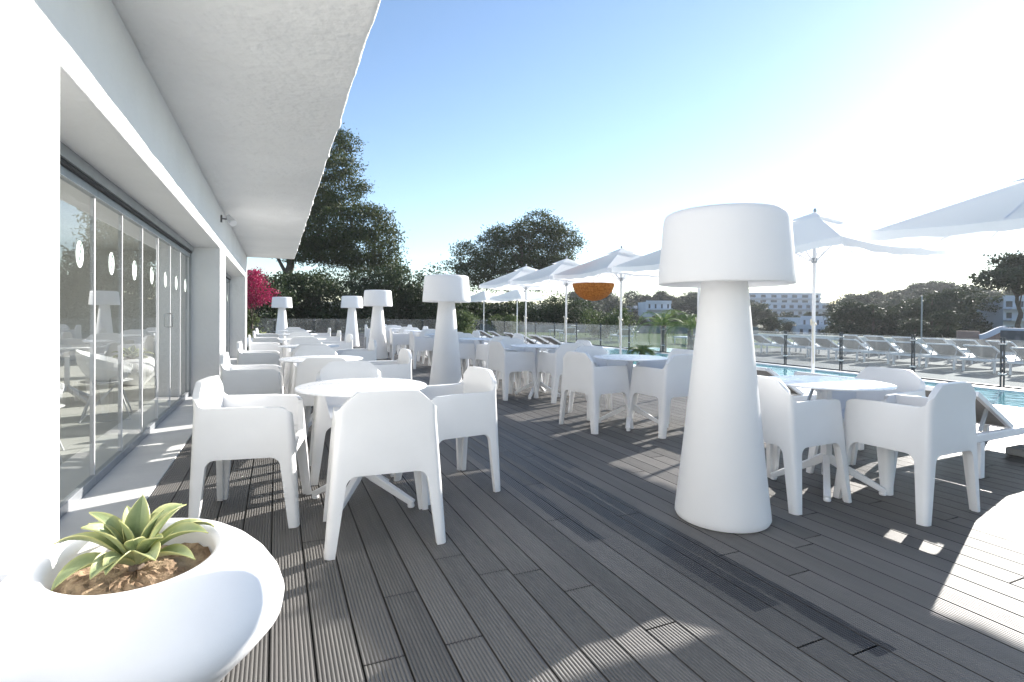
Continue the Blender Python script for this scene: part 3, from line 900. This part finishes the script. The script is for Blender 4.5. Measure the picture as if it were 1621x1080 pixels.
for i, y in enumerate((12.0, 12.75, 13.7, 14.5, 15.8, 16.9)):
    put_lounger(7.2, y, rr.uniform(-.04, .04)-.05, 'white sun lounger, %s from the right in the distant row before the fence' % ['first', 'second', 'third', 'fourth', 'fifth', 'sixth'][i], 'sun loungers in the distant row')
for i in range(15):
    put_lounger(16.0+.05*i, 1.8+.86*i, rr.uniform(-.08, .08)+PI*0, 'sun lounger in the front row behind the glass fence, number %s from the right' % ['one','two','three','four','five','six','seven','eight','nine','ten','eleven','twelve','thirteen','fourteen','fifteen'][i], 'sun loungers on the slate terrace beyond the fence', -.098)
for i in range(12):
    put_lounger(19.4+.08*i, 2.4+.95*i, rr.uniform(-.1, .1), 'sun lounger in the back row of the slate terrace, number %s from the right' % ['one','two','three','four','five','six','seven','eight','nine','ten','eleven','twelve'][i], 'sun loungers on the slate terrace beyond the fence', -.098)
for i, (x, y, a) in enumerate(((15.5,21.5,1.2),(14.2,24.5,1.2),(17.2,18.5,1.5),(19.5,27,2.2),(16.5,29,2.0))):
    put_lounger(x, y, a, 'sun lounger on the lawn beyond the fence, %s' % ['right of the first garden pool','left of the round garden pool','nearest to the palms','farthest back on the grass','at the left end of the lawn'][i], 'sun loungers on the lawn', -.09)

# ---------------------------------------------------------------- glass fence along the pool and across the end
def fence(pts, top, bot, label, nm='glass_fence', pw=.035):
    f = empty(nm, (pts[0][0], pts[0][1], 0)); tag(f, label, 'fence'); o_ = Vector((pts[0][0], pts[0][1], 0))
    post = None; P0 = [Vector((*p, 0))-o_ for p in pts]
    for i, p in enumerate(P0):
        if post is None:
            d = (P0[1]-P0[0]).normalized(); q = d.cross(Vector((0,0,1)))
            m = MB()
            for s in (-1, 1): c = d*s*.022; m.box(c.x-.011, c.x+.011, c.y-.011, c.y+.011, bot-.02, top+.01)
            post = m.build('post', M['darksteel'], f, bevel=.002)
            for z in (top-.10, bot+.22):
                m = MB(); m.bar(d*-.06+Vector((0,0,z)), d*.06+Vector((0,0,z)), .035, .035); m.build('clamp', M['steel'], post, bevel=.006)
        else:
            c = copy_tree(post, f); c.location = p
    for i in range(len(P0)-1):
        a, b = P0[i], P0[i+1]; d = (b-a).normalized()
        m = MB(); m.bar(a+d*.035+Vector((0,0,(top+bot)/2)), b-d*.035+Vector((0,0,(top+bot)/2)), .010, top-bot-.05)
        m.build('glass_panel', M['fence_glass'], f, sharp=0)
        m = MB(); m.bar(a+d*.04+Vector((0,0,bot+.0)), b-d*.04+Vector((0,0,bot+.0)), .03, .035); m.build('bottom_rail', M['darksteel'], f)
FY = [0.9, 2.2, 3.5, 4.85, 6.25, 7.7, 9.1, 10.5, 11.9, 13.6, 15.4, 17.2, 19.0, 20.9, 22.8, 24.7, 26.6, 28.5]
fence([(11.44, y) for y in FY], .86, .02, 'frameless glass fence with paired steel posts along the far side of the pool')
fence([(11.44-1.9*i-.12, 29.0+.1*i) for i in range(13)], .92, .02, 'glass fence crossing the far end of the terrace below the dark hedge')

# ---------------------------------------------------------------- foliage builder
def tufts(blobs, n, leaf, cl=.28, per=14, squash=.8, seed=0, shape='quad', aspect=2.4):
    """clusters of small leaf faces distributed over blob surfaces"""
    g = np.random.default_rng(seed); B_ = np.array(blobs, float); wts = B_[:, 3]**2; wts /= wts.sum()
    nc = max(1, n//per); bi = g.choice(len(B_), nc, p=wts)
    d = g.normal(size=(nc, 3)); d /= np.linalg.norm(d, axis=1)[:, None]
    rad = B_[bi, 3]*(1 - .5*g.random(nc)**1.6); rad *= 1+.14*np.sin(d[:, 0]*5+bi)*np.cos(d[:, 2]*6+bi)
    c = B_[bi, :3] + d*rad[:, None]*np.array([1, 1, squash])
    cs = np.repeat(c, per, 0); m = len(cs)
    cr = cl*(.6+.8*np.repeat(g.random(nc), per))
    p = cs + g.normal(size=(m, 3))*cr[:, None]*np.array([1, 1, .55])
    a = g.normal(size=(m, 3)); a += .4*(p-B_[np.repeat(bi, per), :3])/B_[np.repeat(bi, per), 3][:, None]; a[:, 2] += .25
    a /= np.linalg.norm(a, axis=1)[:, None]
    b = np.cross(a, g.normal(size=(m, 3))); b /= np.linalg.norm(b, axis=1)[:, None]
    L = leaf*(.6+.8*g.random(m))[:, None]; W_ = L/aspect
    V = np.stack([p-a*L*.5, p+b*W_*.5, p+a*L*.5, p-b*W_*.5], 1).reshape(-1, 3)
    return V, np.arange(len(V)).reshape(-1, 4)
def crown_obj(name, mat, parent, blobs, n, leaf, **k):
    V, F = tufts(blobs, n, leaf, **k); return link(name, np_mesh(name, V, F, [mat]), parent)
def limbs(mb, base, top, blobs, r0, r1, seed=0, sides=8, k=7):
    rg = random.Random(seed); base = Vector(base); top = Vector(top); n = 8; pts = []
    for i in range(n):
        t = i/(n-1); p = base.lerp(top, t); j = (top-base).length*.03*math.sin(PI*t)
        pts.append(p+Vector((rg.uniform(-j, j), rg.uniform(-j, j), 0)))
    mb.tube(pts, [r0+(r1-r0)*(i/(n-1)) for i in range(n)], sides)
    for b in sorted(blobs, key=lambda b: -b[3])[:k]:
        c = Vector(b[:3]); t = rg.uniform(.35, .95); s = base.lerp(top, t); r = (r0+(r1-r0)*t)*.5
        mid = s.lerp(c, .5)+Vector((rg.uniform(-.1, .1), rg.uniform(-.1, .1), .08))*(c-s).length
        mb.tube([s, mid, c], [r, r*.6, r*.2], 6)

def place_tree(name, label, cat, grp, base, blobs, trunk, n, leaf, mat, cl, seed, per=14, squash=.8, aspect=2.4):
    """blobs relative to base in (lateral, depth, up, radius) as seen from the terrace"""
    t = empty(name, base); tag(t, label, cat, grp)
    W_ = []
    for la, de, z, r in blobs:
        x = la*rt.x + de*math.sin(YAW); y = la*rt.y + de*math.cos(YAW); W_.append((x, y, z, r))
    crown_obj('crown', mat, t, W_, n, leaf, cl=cl, seed=seed, per=per, squash=squash, aspect=aspect)
    mb = MB(); (bl, bz, tl, tz, r0, r1) = trunk
    limbs(mb, (bl*rt.x, bl*rt.y, bz), (tl*rt.x, tl*rt.y, tz), W_, r0, r1, seed)
    mb.build('trunk', M['bark'], t); return t
def px(x, y, D):                     # offset of a pixel from the view axis, metres at depth D
    return (x-810.5)/835*D, (498+.008*(x-810.5)-y)/835*D + H

# big pine behind the roof overhang (drawn up at depth 42 m)
D = 42; bl = []
for x, y, r, dd in ((520,235,1.6,0),(545,225,1.1,.5),(500,270,2.2,0),(540,265,1.6,-.6),(555,292,1.0,.4),(500,320,2.3,1),(545,318,1.5,-.5),(568,292,.7,0),
                    (470,330,2.3,0),(440,300,2.4,1),(575,350,1.9,0),(600,335,1.0,.4),(540,360,2.2,-1),(500,370,2.2,1),(600,372,1.5,.6),(612,358,.9,0),(575,388,2.0,-.8),
                    (530,395,1.8,0),(605,398,1.2,.5),(455,380,2.0,.5),(420,350,2.4,0),(575,412,1.5,0),(600,420,1.1,.5),(555,408,1.4,.3),(622,405,.8,0),(490,300,2,1.5),(480,390,1.8,0),(510,395,1.7,0),(528,205,.8,0),(538,212,.6,.3),(585,330,.8,0)):
    la, z = px(x, y, D); l0 = px(430, 500, D)[0]; bl.append((la-l0, dd, z, r*1.0))
place_tree('pine_tree', 'tall dark pine rising behind the roof overhang on the left', 'tree', None, at(px(430,500,D)[0], D, -.2), bl,
           (0, 0, 3.2, 12, .42, .14), 64000, .24, M['pine'], .30, 1, squash=.7, aspect=3)
# second pine group, right of it
D = 58; bl = []; l0 = px(830, 500, D)[0]
for x, y, r in ((735,385,1.4),(725,410,1.2),(745,420,1.8),(780,375,1.6),(765,395,1.6),(800,360,1.9),(830,350,1.7),(850,340,1.4),(875,350,1.7),(862,365,1.9),(895,365,1.6),(910,378,.9),
                (820,385,2.4),(785,405,2.2),(760,435,1.8),(850,390,2.2),(885,390,1.8),(835,410,2.2),(800,430,2.2),(870,412,1.8),(845,430,2.0),(890,405,1.2)):
    la, z = px(x, y, D); bl.append((la-l0, rr.uniform(-1.5, 1.5), z, r*1.05))
place_tree('pine_tree', 'broad umbrella pine standing alone in the middle of the skyline', 'tree', None, at(l0, D, -.8), bl,
           (0, 0, -.4, 9.5, .5, .16), 46000, .28, M['pine'], .36, 2, squash=.62, aspect=3)
# dark trees and hedge behind the far fence
GH = 'dark trees behind the far fence'
hedge = [(405,425,30,2.0,3.2,'dark evergreen at the far left beside the magenta blossoms'),
         (455,418,33,2.2,3.0,'dark evergreen behind the farthest left giant lamp'),
         (505,424,34,2.2,2.8,'dark bushy tree left of the wooden pole'),
         (560,425,36,2.6,3.4,'dark bushy tree behind the pair of giant lamps'),
         (612,412,37,2.6,3.6,'rounded dark tree right of the wooden pole'),
         (648,406,38,2.3,3.4,'rounded dark tree behind the second giant lamp'),
         (684,440,38,2.2,2.4,'low dark tree right of the second giant lamp'),
         (745,470,42,2.2,2.2,'low dark tree left of the distant parasols'),
         (800,468,44,2.4,2.2,'low dark tree behind the distant parasols'),
         (855,470,46,2.6,2.4,'low dark tree behind the distant sun loungers'),
         (905,470,46,2.4,2.2,'dark tree left of the orange hanging shade')]
for i, (x, yt, D, r, hh, lb) in enumerate(hedge):
    la, z = px(x, yt, D); b = []
    for k in range(13):
        b.append((rr.uniform(-1, 1)*r*.95, rr.uniform(-1, 1)*r*.7, rr.uniform(.25, .80)*z, r*rr.uniform(.35, .55)))
    for k in range(6): b.append((rr.uniform(-.9, .9)*r, rr.uniform(-.6, .6)*r, z-r*.35+rr.uniform(-.5, .1), r*rr.uniform(.22, .36)))
    for k in range(6): b.append((rr.uniform(-1.1, 1.1)*r, rr.uniform(-.8, 0), .8, r*.45))
    place_tree('evergreen_tree', lb, 'tree', GH, at(la, D, -.2), b, (0, 0, 0, z*.7, .2, .06), 9000, .20, M['hedge'], .26, 20+i)
# lighter shrubs along the fence
for i, (x, yt, D, r, lb) in enumerate(((730,487,27,.9,'olive green shrub just right of the second giant lamp'),
          (800,495,32,.9,'olive green shrub before the distant parasols'),(960,480,30,1.4,'yellow green bushy tree below the orange hanging shade'),
          (392,480,24,.6,'pale green climber at the end of the facade'))):
    la, z = px(x, yt, D); b = [(rr.uniform(-.7,.7)*r, rr.uniform(-.5,.5)*r, rr.uniform(.2,.85)*z, r*rr.uniform(.35,.5)) for k in range(9)]
    place_tree('shrub', lb, 'shrub', 'light shrubs along the fence', at(la, D, -.15), b, (0,0,0,z*.6,.06,.02), 4200, .13, M['bush'], .14, 50+i)
# bougainvillea
D = 24; b = []; l0 = px(398, 500, D)[0]
for x, y, r in ((395,435,.5),(405,445,.5),(415,455,.42),(400,465,.5),(390,470,.5),(420,470,.3),(408,430,.3)):
    la, z = px(x, y, D); b.append((la-l0, rr.uniform(-.3,.3), z, r))
place_tree('bougainvillea', 'magenta flowering bougainvillea at the corner of the facade', 'shrub', None, at(l0, D, -.15), b, (0,0,0,1.8,.05,.03), 3800, .10, M['bougain'], .13, 70)
# wooden pole
la, z = px(556, 350, 47); q = at(la, 47)
mb = MB(); mb.tube([(0,0,-.2),(0,0,z)], [.13,.10], 10); o = mb.build('utility_pole', M['woodpole']); o.location = (q[0], q[1], 0)
tag(o, 'weathered wooden pole standing before the tall pine', 'pole')

# palms beyond the fence
def palm(x, y, h, lab, n=13, L=1.5, seed=0):
    t = empty('palm_tree', (x, y, -.1)); tag(t, lab, 'palm', 'young palms beyond the fence'); rg = random.Random(seed)
    MB().tube([(0,0,0),(.03,0,h*.5),(0,0,h)], [.12,.10,.09], 10).build('trunk', M['bark'], t)
    for k in range(n):
        az = 2*PI*k/n+rg.uniform(-.2,.2); el = rg.uniform(.5, 1.35); d = Vector((math.cos(az), math.sin(az), 0)); sd_ = Vector((-d.y, d.x, 0))
        m = MB(); p = Vector((0,0,h)); ang = el; pts = []
        for i in range(15):
            pts.append(p.copy()); tg = d*math.cos(ang)+Vector((0,0,math.sin(ang))); p += tg*L/14; ang -= .12+.02*i*.6
        m.tube(pts, [.012-.0006*i for i in range(15)], 5)
        for i in range(2, 15):
            for q in range(2):
                c = pts[i] if q == 0 else pts[i].lerp(pts[i-1], .5)
                tg = (pts[i]-pts[i-1]).normalized(); LL = .34*math.sin(PI*min(1, i/15+.12))+.06
                for s in (-1, 1):
                    e = c+(sd_*s*.75+tg*.6+Vector((0,0,-.25))).normalized()*LL
                    nn = tg*.012; m.add([c-nn, c+nn, e], [(0,1,2)])
        m.build('frond', M['palm'], t, sharp=0)
palm(*at(*[px(1050,0,17.5)[0], 17.5])[:2], .95, 'young palm left of the giant lamp, seen through the fence', 11, 1.45, 1)
palm(*at(*[px(1093,0,16.5)[0], 16.5])[:2], .85, 'young palm partly hidden by the giant lamp, arching right', 11, 1.35, 5)
palm(*at(*[px(1016,0,15.6)[0], 15.6])[:2], .2, 'small palm low behind the fence by the garden pool', 9, .6, 9)

# garden pools on the lawn
def disc(name, c, rx, ry, z, mat, n=48, rz=0):
    mb = MB(); mb.add([(rx*math.cos(2*PI*k/n), ry*math.sin(2*PI*k/n), 0) for k in range(n)], [tuple(range(n))])
    o = mb.build(name, mat, sharp=0); o.location = (c[0], c[1], z); o.rotation_euler.z = rz; return o
c = at(px(985,0,18)[0], 18)
tag(disc('garden_pool_water', c, 3.6, 1.9, -.085, M['water2'], rz=.5), kind='structure')
tag(disc('garden_pool_edge', c, 3.9, 2.2, -.09, M['coping'], rz=.5), kind='structure')
c = at(px(1085,0,16.5)[0], 16.8)
tag(disc('garden_pool_water', c, 1.4, 1.6, -.083, M['water2']), kind='structure')

# walls and structures on the right
def wall(name, label, a, b, z0, z1, th, mat, cat='wall'):
    mb = MB(); A = Vector(a); Bv = Vector(b); mb.bar((0,0,(z1+z0)/2), (Bv.x-A.x, Bv.y-A.y, (z1+z0)/2), th, z1-z0)
    o = mb.build(name, mat, bevel=.01); o.location = (A.x, A.y, 0); tag(o, label, cat); return o
def atp(x, D): return at(px(x, 0, D)[0], D)
wall('garden_wall', 'long pale wall behind the rows of terrace loungers', atp(1200,33), atp(1560,25), -.2, .12, .2, M['roomwhite'])
wall('garden_wall', 'terracotta wall block beside the white curved ramp', atp(1515,24), atp(1550,23.6), -.2, .62, .25, M['terra'])
cw = empty('curved_ramp', atp(1550,23.5)); tag(cw, 'white curved ramp rising over a terracotta side at the right edge', 'ramp')
mb = MB(); m2 = MB()
d = (Vector(atp(1592,23))-Vector(atp(1550,23.5)))
for i in range(10):
    t0, t1 = i/10, (i+1)/10; f_ = lambda t: .26+.40*t*t*(3-2*t)
    p0 = d*t0; p1 = d*t1
    mb.bar((p0.x,p0.y,f_(t0)+.10), (p1.x,p1.y,f_(t1)+.10), .4, .22); m2.bar((p0.x,p0.y,(f_(t0)-.2)/2), (p1.x,p1.y,(f_(t1)-.2)/2), .3, (f_(t0)+f_(t1))/2+.2-.02)
mb.build('ramp_top', M['housewhite'], cw); m2.build('ramp_side', M['terra'], cw)
sw = empty('stone_wall', atp(1590,22)); tag(sw, 'dark dry stone wall with a white coping at the right edge', 'wall')
d = Vector(atp(1700,19))-Vector(atp(1590,22))
MB().bar((0,0,.2),(d.x,d.y,.2),.3,1.0).build('wall', M['stone'], sw); MB().bar((0,0,.755),(d.x,d.y,.755),.34,.10).build('coping', M['housewhite'], sw)
wall('garden_wall', 'long grey concrete wall behind the lawn and the garden pools', atp(760,40), atp(1200,38), -.3, .45, .2, M['cement'])

# ---------------------------------------------------------------- houses on the hill
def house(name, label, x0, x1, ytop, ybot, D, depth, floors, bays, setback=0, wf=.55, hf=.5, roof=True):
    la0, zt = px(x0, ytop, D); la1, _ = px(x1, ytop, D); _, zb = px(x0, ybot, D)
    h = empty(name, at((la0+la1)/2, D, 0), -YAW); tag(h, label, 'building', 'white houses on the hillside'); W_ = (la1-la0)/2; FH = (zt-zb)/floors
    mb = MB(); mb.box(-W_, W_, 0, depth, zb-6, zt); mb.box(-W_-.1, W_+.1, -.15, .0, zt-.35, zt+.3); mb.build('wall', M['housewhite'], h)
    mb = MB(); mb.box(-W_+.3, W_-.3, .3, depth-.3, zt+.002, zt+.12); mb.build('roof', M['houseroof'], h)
    for f in range(floors):
        z = zt - FH*(f+1)
        for b in range(bays):
            cx = -W_ + 2*W_*(b+.5)/bays + rr.uniform(-.04, .04)*W_/bays; ww = W_/bays*wf*2*rr.uniform(.75, 1.15)/1
            m = MB(); m.box(cx-ww/2, cx+ww/2, -.05, -.012, z+FH*.22, z+FH*(.22+hf)); m.build('window', M['housewin'], h)
        m = MB(); m.box(-W_-.05, W_+.05, -1.1, -.06, z+FH*.0, z+FH*.07); m.box(-W_-.05, W_+.05, -1.1, -1.0, z+FH*.07, z+FH*.2); m.build('balcony', M['housewhite'], h)
    return h
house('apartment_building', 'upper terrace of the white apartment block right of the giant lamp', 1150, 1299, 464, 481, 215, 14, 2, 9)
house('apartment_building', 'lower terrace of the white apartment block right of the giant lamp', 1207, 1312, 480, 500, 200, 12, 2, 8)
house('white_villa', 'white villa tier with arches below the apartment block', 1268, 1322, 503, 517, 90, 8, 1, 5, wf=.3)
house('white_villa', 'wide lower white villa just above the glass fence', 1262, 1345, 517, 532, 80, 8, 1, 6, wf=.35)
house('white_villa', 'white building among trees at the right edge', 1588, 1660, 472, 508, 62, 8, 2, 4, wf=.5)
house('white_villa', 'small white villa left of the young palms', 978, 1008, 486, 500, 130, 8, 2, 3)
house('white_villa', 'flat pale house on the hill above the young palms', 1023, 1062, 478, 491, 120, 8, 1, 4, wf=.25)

# ---------------------------------------------------------------- trees on the hillside
def far_proto(kind, seed):
    rg = random.Random(seed); b = []
    if kind == 'round':
        for k in range(16): a = rg.uniform(0, 2*PI); r = rg.uniform(0, 1.9); b.append((r*math.cos(a), r*math.sin(a), rg.uniform(1.6, 5.0)-r*.3, rg.uniform(.8, 1.3)))
        for k in range(7): b.append((rg.uniform(-1.9, 1.9), rg.uniform(-1.9, 1.9), .9, 1.0))
    else:
        for k in range(13): a = rg.uniform(0, 2*PI); r = rg.uniform(0, 2.6); b.append((r*math.cos(a), r*math.sin(a), rg.uniform(4.3, 6.0)-r*.25, rg.uniform(.6, 1.1)))
    V, F = tufts(b, 6500, .30, cl=.24, seed=seed, squash=.7); cm_ = np_mesh('crown', V, F, [M['farpine']])
    mb = MB(); limbs(mb, (0,0,-1.5), (.2,.1,4.6), b, .2, .06, seed); tm = mb.mesh('trunk'); tm.materials.append(M['bark']); return cm_, tm
protos = [far_proto('round', 1), far_proto('round', 2), far_proto('pine', 3), far_proto('pine', 4), far_proto('round', 5)]
def gz(D):
    rs = [0,8,16,28,40,50,60,75,95,120,150,190,240,300,400]; hs = [-.16,-.16,-.16,-.18,-.25,-.5,-1,-1.5,-2,-2,-1.5,-1,2.5,6,8]
    return float(np.interp(D, rs, hs))
def far_tree(x, D, ytop, k, label, wide=1.0, grp='trees on the far hillside'):
    la, zt = px(x, ytop, D); z0 = gz(D)-.3; s = max(.3, (zt-z0)/6.0)
    t = empty('hillside_tree', at(la, D, z0), rr.uniform(0, 6)); t.scale = (s*wide, s*wide, s); tag(t, label, 'tree', grp)
    link('crown', protos[k][0], t); link('trunk', protos[k][1], t)
# nearer big trees on the right
near = [(1222,75,497,0,1.3,'rounded dark tree below the apartment block, just right of the giant lamp'),
        (1250,82,502,1,1.1,'rounded dark tree left of the lower white villa'),
        (1350,62,468,0,1.3,'broad dark tree right of the nearest parasol pole'),
        (1330,70,485,4,1.2,'dark tree touching the white villa on its right'),
        (1385,60,470,1,1.2,'dark tree second right of the parasol pole'),
        (1412,64,480,0,1.1,'lower olive tree in the middle of the right tree belt'),
        (1440,62,470,4,1.1,'olive green tree in the right tree belt'),
        (1475,58,456,1,1.1,'tall rounded tree left of the terracotta wall'),
        (1505,60,446,0,1.1,'tallest rounded tree of the right tree belt'),
        (1535,64,450,4,1.1,'tall tree above the white curved ramp'),
        (1560,66,462,1,1.1,'tree just left of the right-edge building'),
        (1500,50,484,0,1.0,'dark low tree directly behind the terracotta wall'),
        (1450,52,495,1,1.2,'dark low tree behind the glass fence right side'),
        (1615,48,412,2,1.2,'umbrella pine cut by the right edge above the white building'),
        (1600,75,455,0,1.3,'dark tree behind the right-edge building'),
        (1063,70,492,1,1.2,'rounded dark bush above the young palms'),
        (1020,75,500,0,1.2,'dark bush left of the young palms'),
        (990,60,505,4,1.0,'dark bush beneath the small white villa'),
        (1108,80,496,0,1.2,'dark bush just left of the giant lamp')]
for x, D, yt, k, wd, lb in near: far_tree(x, D, yt, k, lb, wd, 'trees of the right-hand belt')
far = []
skyline = [(940,462),(980,470),(1000,461),(1030,466),(1060,470),(1100,468),(1120,466),(1150,462),(1290,470),(1305,456),(1345,460),(1380,466),(1405,462),(1440,460),(1470,450),(1530,452),(1580,458),(1620,452)]
def sky_y(x): return float(np.interp(x, [p[0] for p in skyline], [p[1] for p in skyline]))
PLACE = ['left part', 'middle part', 'right part']
x = 925; i = 0
while x < 1640:
    for D in (155, 130, 108):
        if D > 120 and 1185 < x < 1322: continue
        y = sky_y(x) + {155: 0, 130: 9, 108: 19}[D] + rr.uniform(-4, 5)
        if 1010 < x < 1070 and D < 140: y += 14
        if 970 < x < 1012 and D < 140: y += 16
        if 1185 < x < 1345: y = 493+rr.uniform(-2,4)
        far.append((x+rr.uniform(-6, 6), D, y))
    x += 15
for i, (x, D, y) in enumerate(far):
    far_tree(x, D, y, rr.randrange(5), 'grey green pine among many on the wooded far hillside', rr.uniform(.9, 1.4))
# distant wood as one mass behind them
b = []
for k in range(420):
    D = rr.uniform(185, 300); x = rr.uniform(-900, 2600); la = px(x, 0, D)[0]; q = at(la, D); b.append((q[0], q[1], gz(D)+rr.uniform(1, 3.0), rr.uniform(2.5, 4.5)))
V, F = tufts(b, 42000, 1.3, cl=1.0, seed=9, squash=.7); o = link('far_wood', np_mesh('far_wood', V, F, [M['farpine']])); tag(o, kind='stuff', label='distant wood covering the ridge', cat='wood')
# trees beyond the left hedge to close the horizon (also seen mirrored in the glass)

mb = MB(); mb.box(-330, 330, -330, 330, -3.2, 60)
t = NT('haze_air'); v = t.new('ShaderNodeVolumePrincipled'); v.inputs['Color'].default_value = (.93,.95,1,1)
v.inputs['Density'].default_value = .00035; v.inputs['Anisotropy'].default_value = .3
t.ln(v.outputs[0], t.out.inputs['Volume'])
o = mb.build('haze', t.m, sharp=0); tag(o, kind='stuff', label='thin bright haze in the air')

# small side tables and a thin pole beyond the fence, a door handle on the glazing
def side_table():
    t_ = empty('side_table'); MB().box(-.22,.22,-.22,.22,.40,.43).build('tabletop', M['whitemetal'], t_, bevel=.006)
    for a in (-1, 1):
        for b_ in (-1, 1): MB().box(a*.19-.018, a*.19+.018, b_*.19-.018, b_*.19+.018, 0, .398).build('leg', M['whitemetal'], t_)
    return t_
for i, y in enumerate((2.1, 4.0, 5.9, 7.8, 9.7)):
    if i == 0: st0 = side_table(); o = st0
    else: o = copy_tree(st0)
    o.location = (17.7, y+.66, -.099); tag(o, 'white side table, %s from the right between the loungers behind the glass fence' % NTH[i].replace('nearest', 'first'), 'table', 'side tables between the terrace loungers')
q = at(px(1459,0,34)[0], 34); mb = MB(); mb.tube([(0,0,-.2),(0,0,2.6)], .045, 8); o = mb.build('lamp_post', M['alu']); o.location = (q[0], q[1], 0)
tag(o, 'thin grey pole standing before the right-hand tree belt', 'pole')
hy = J1-.05-.705*2-.08
mb = MB(); mb.tube([(XG+.012,hy,1.02),(XG+.05,hy,1.03),(XG+.05,hy,1.17),(XG+.012,hy,1.18)], .007, 8); bp(mb, 'door_handle', M['steel'])
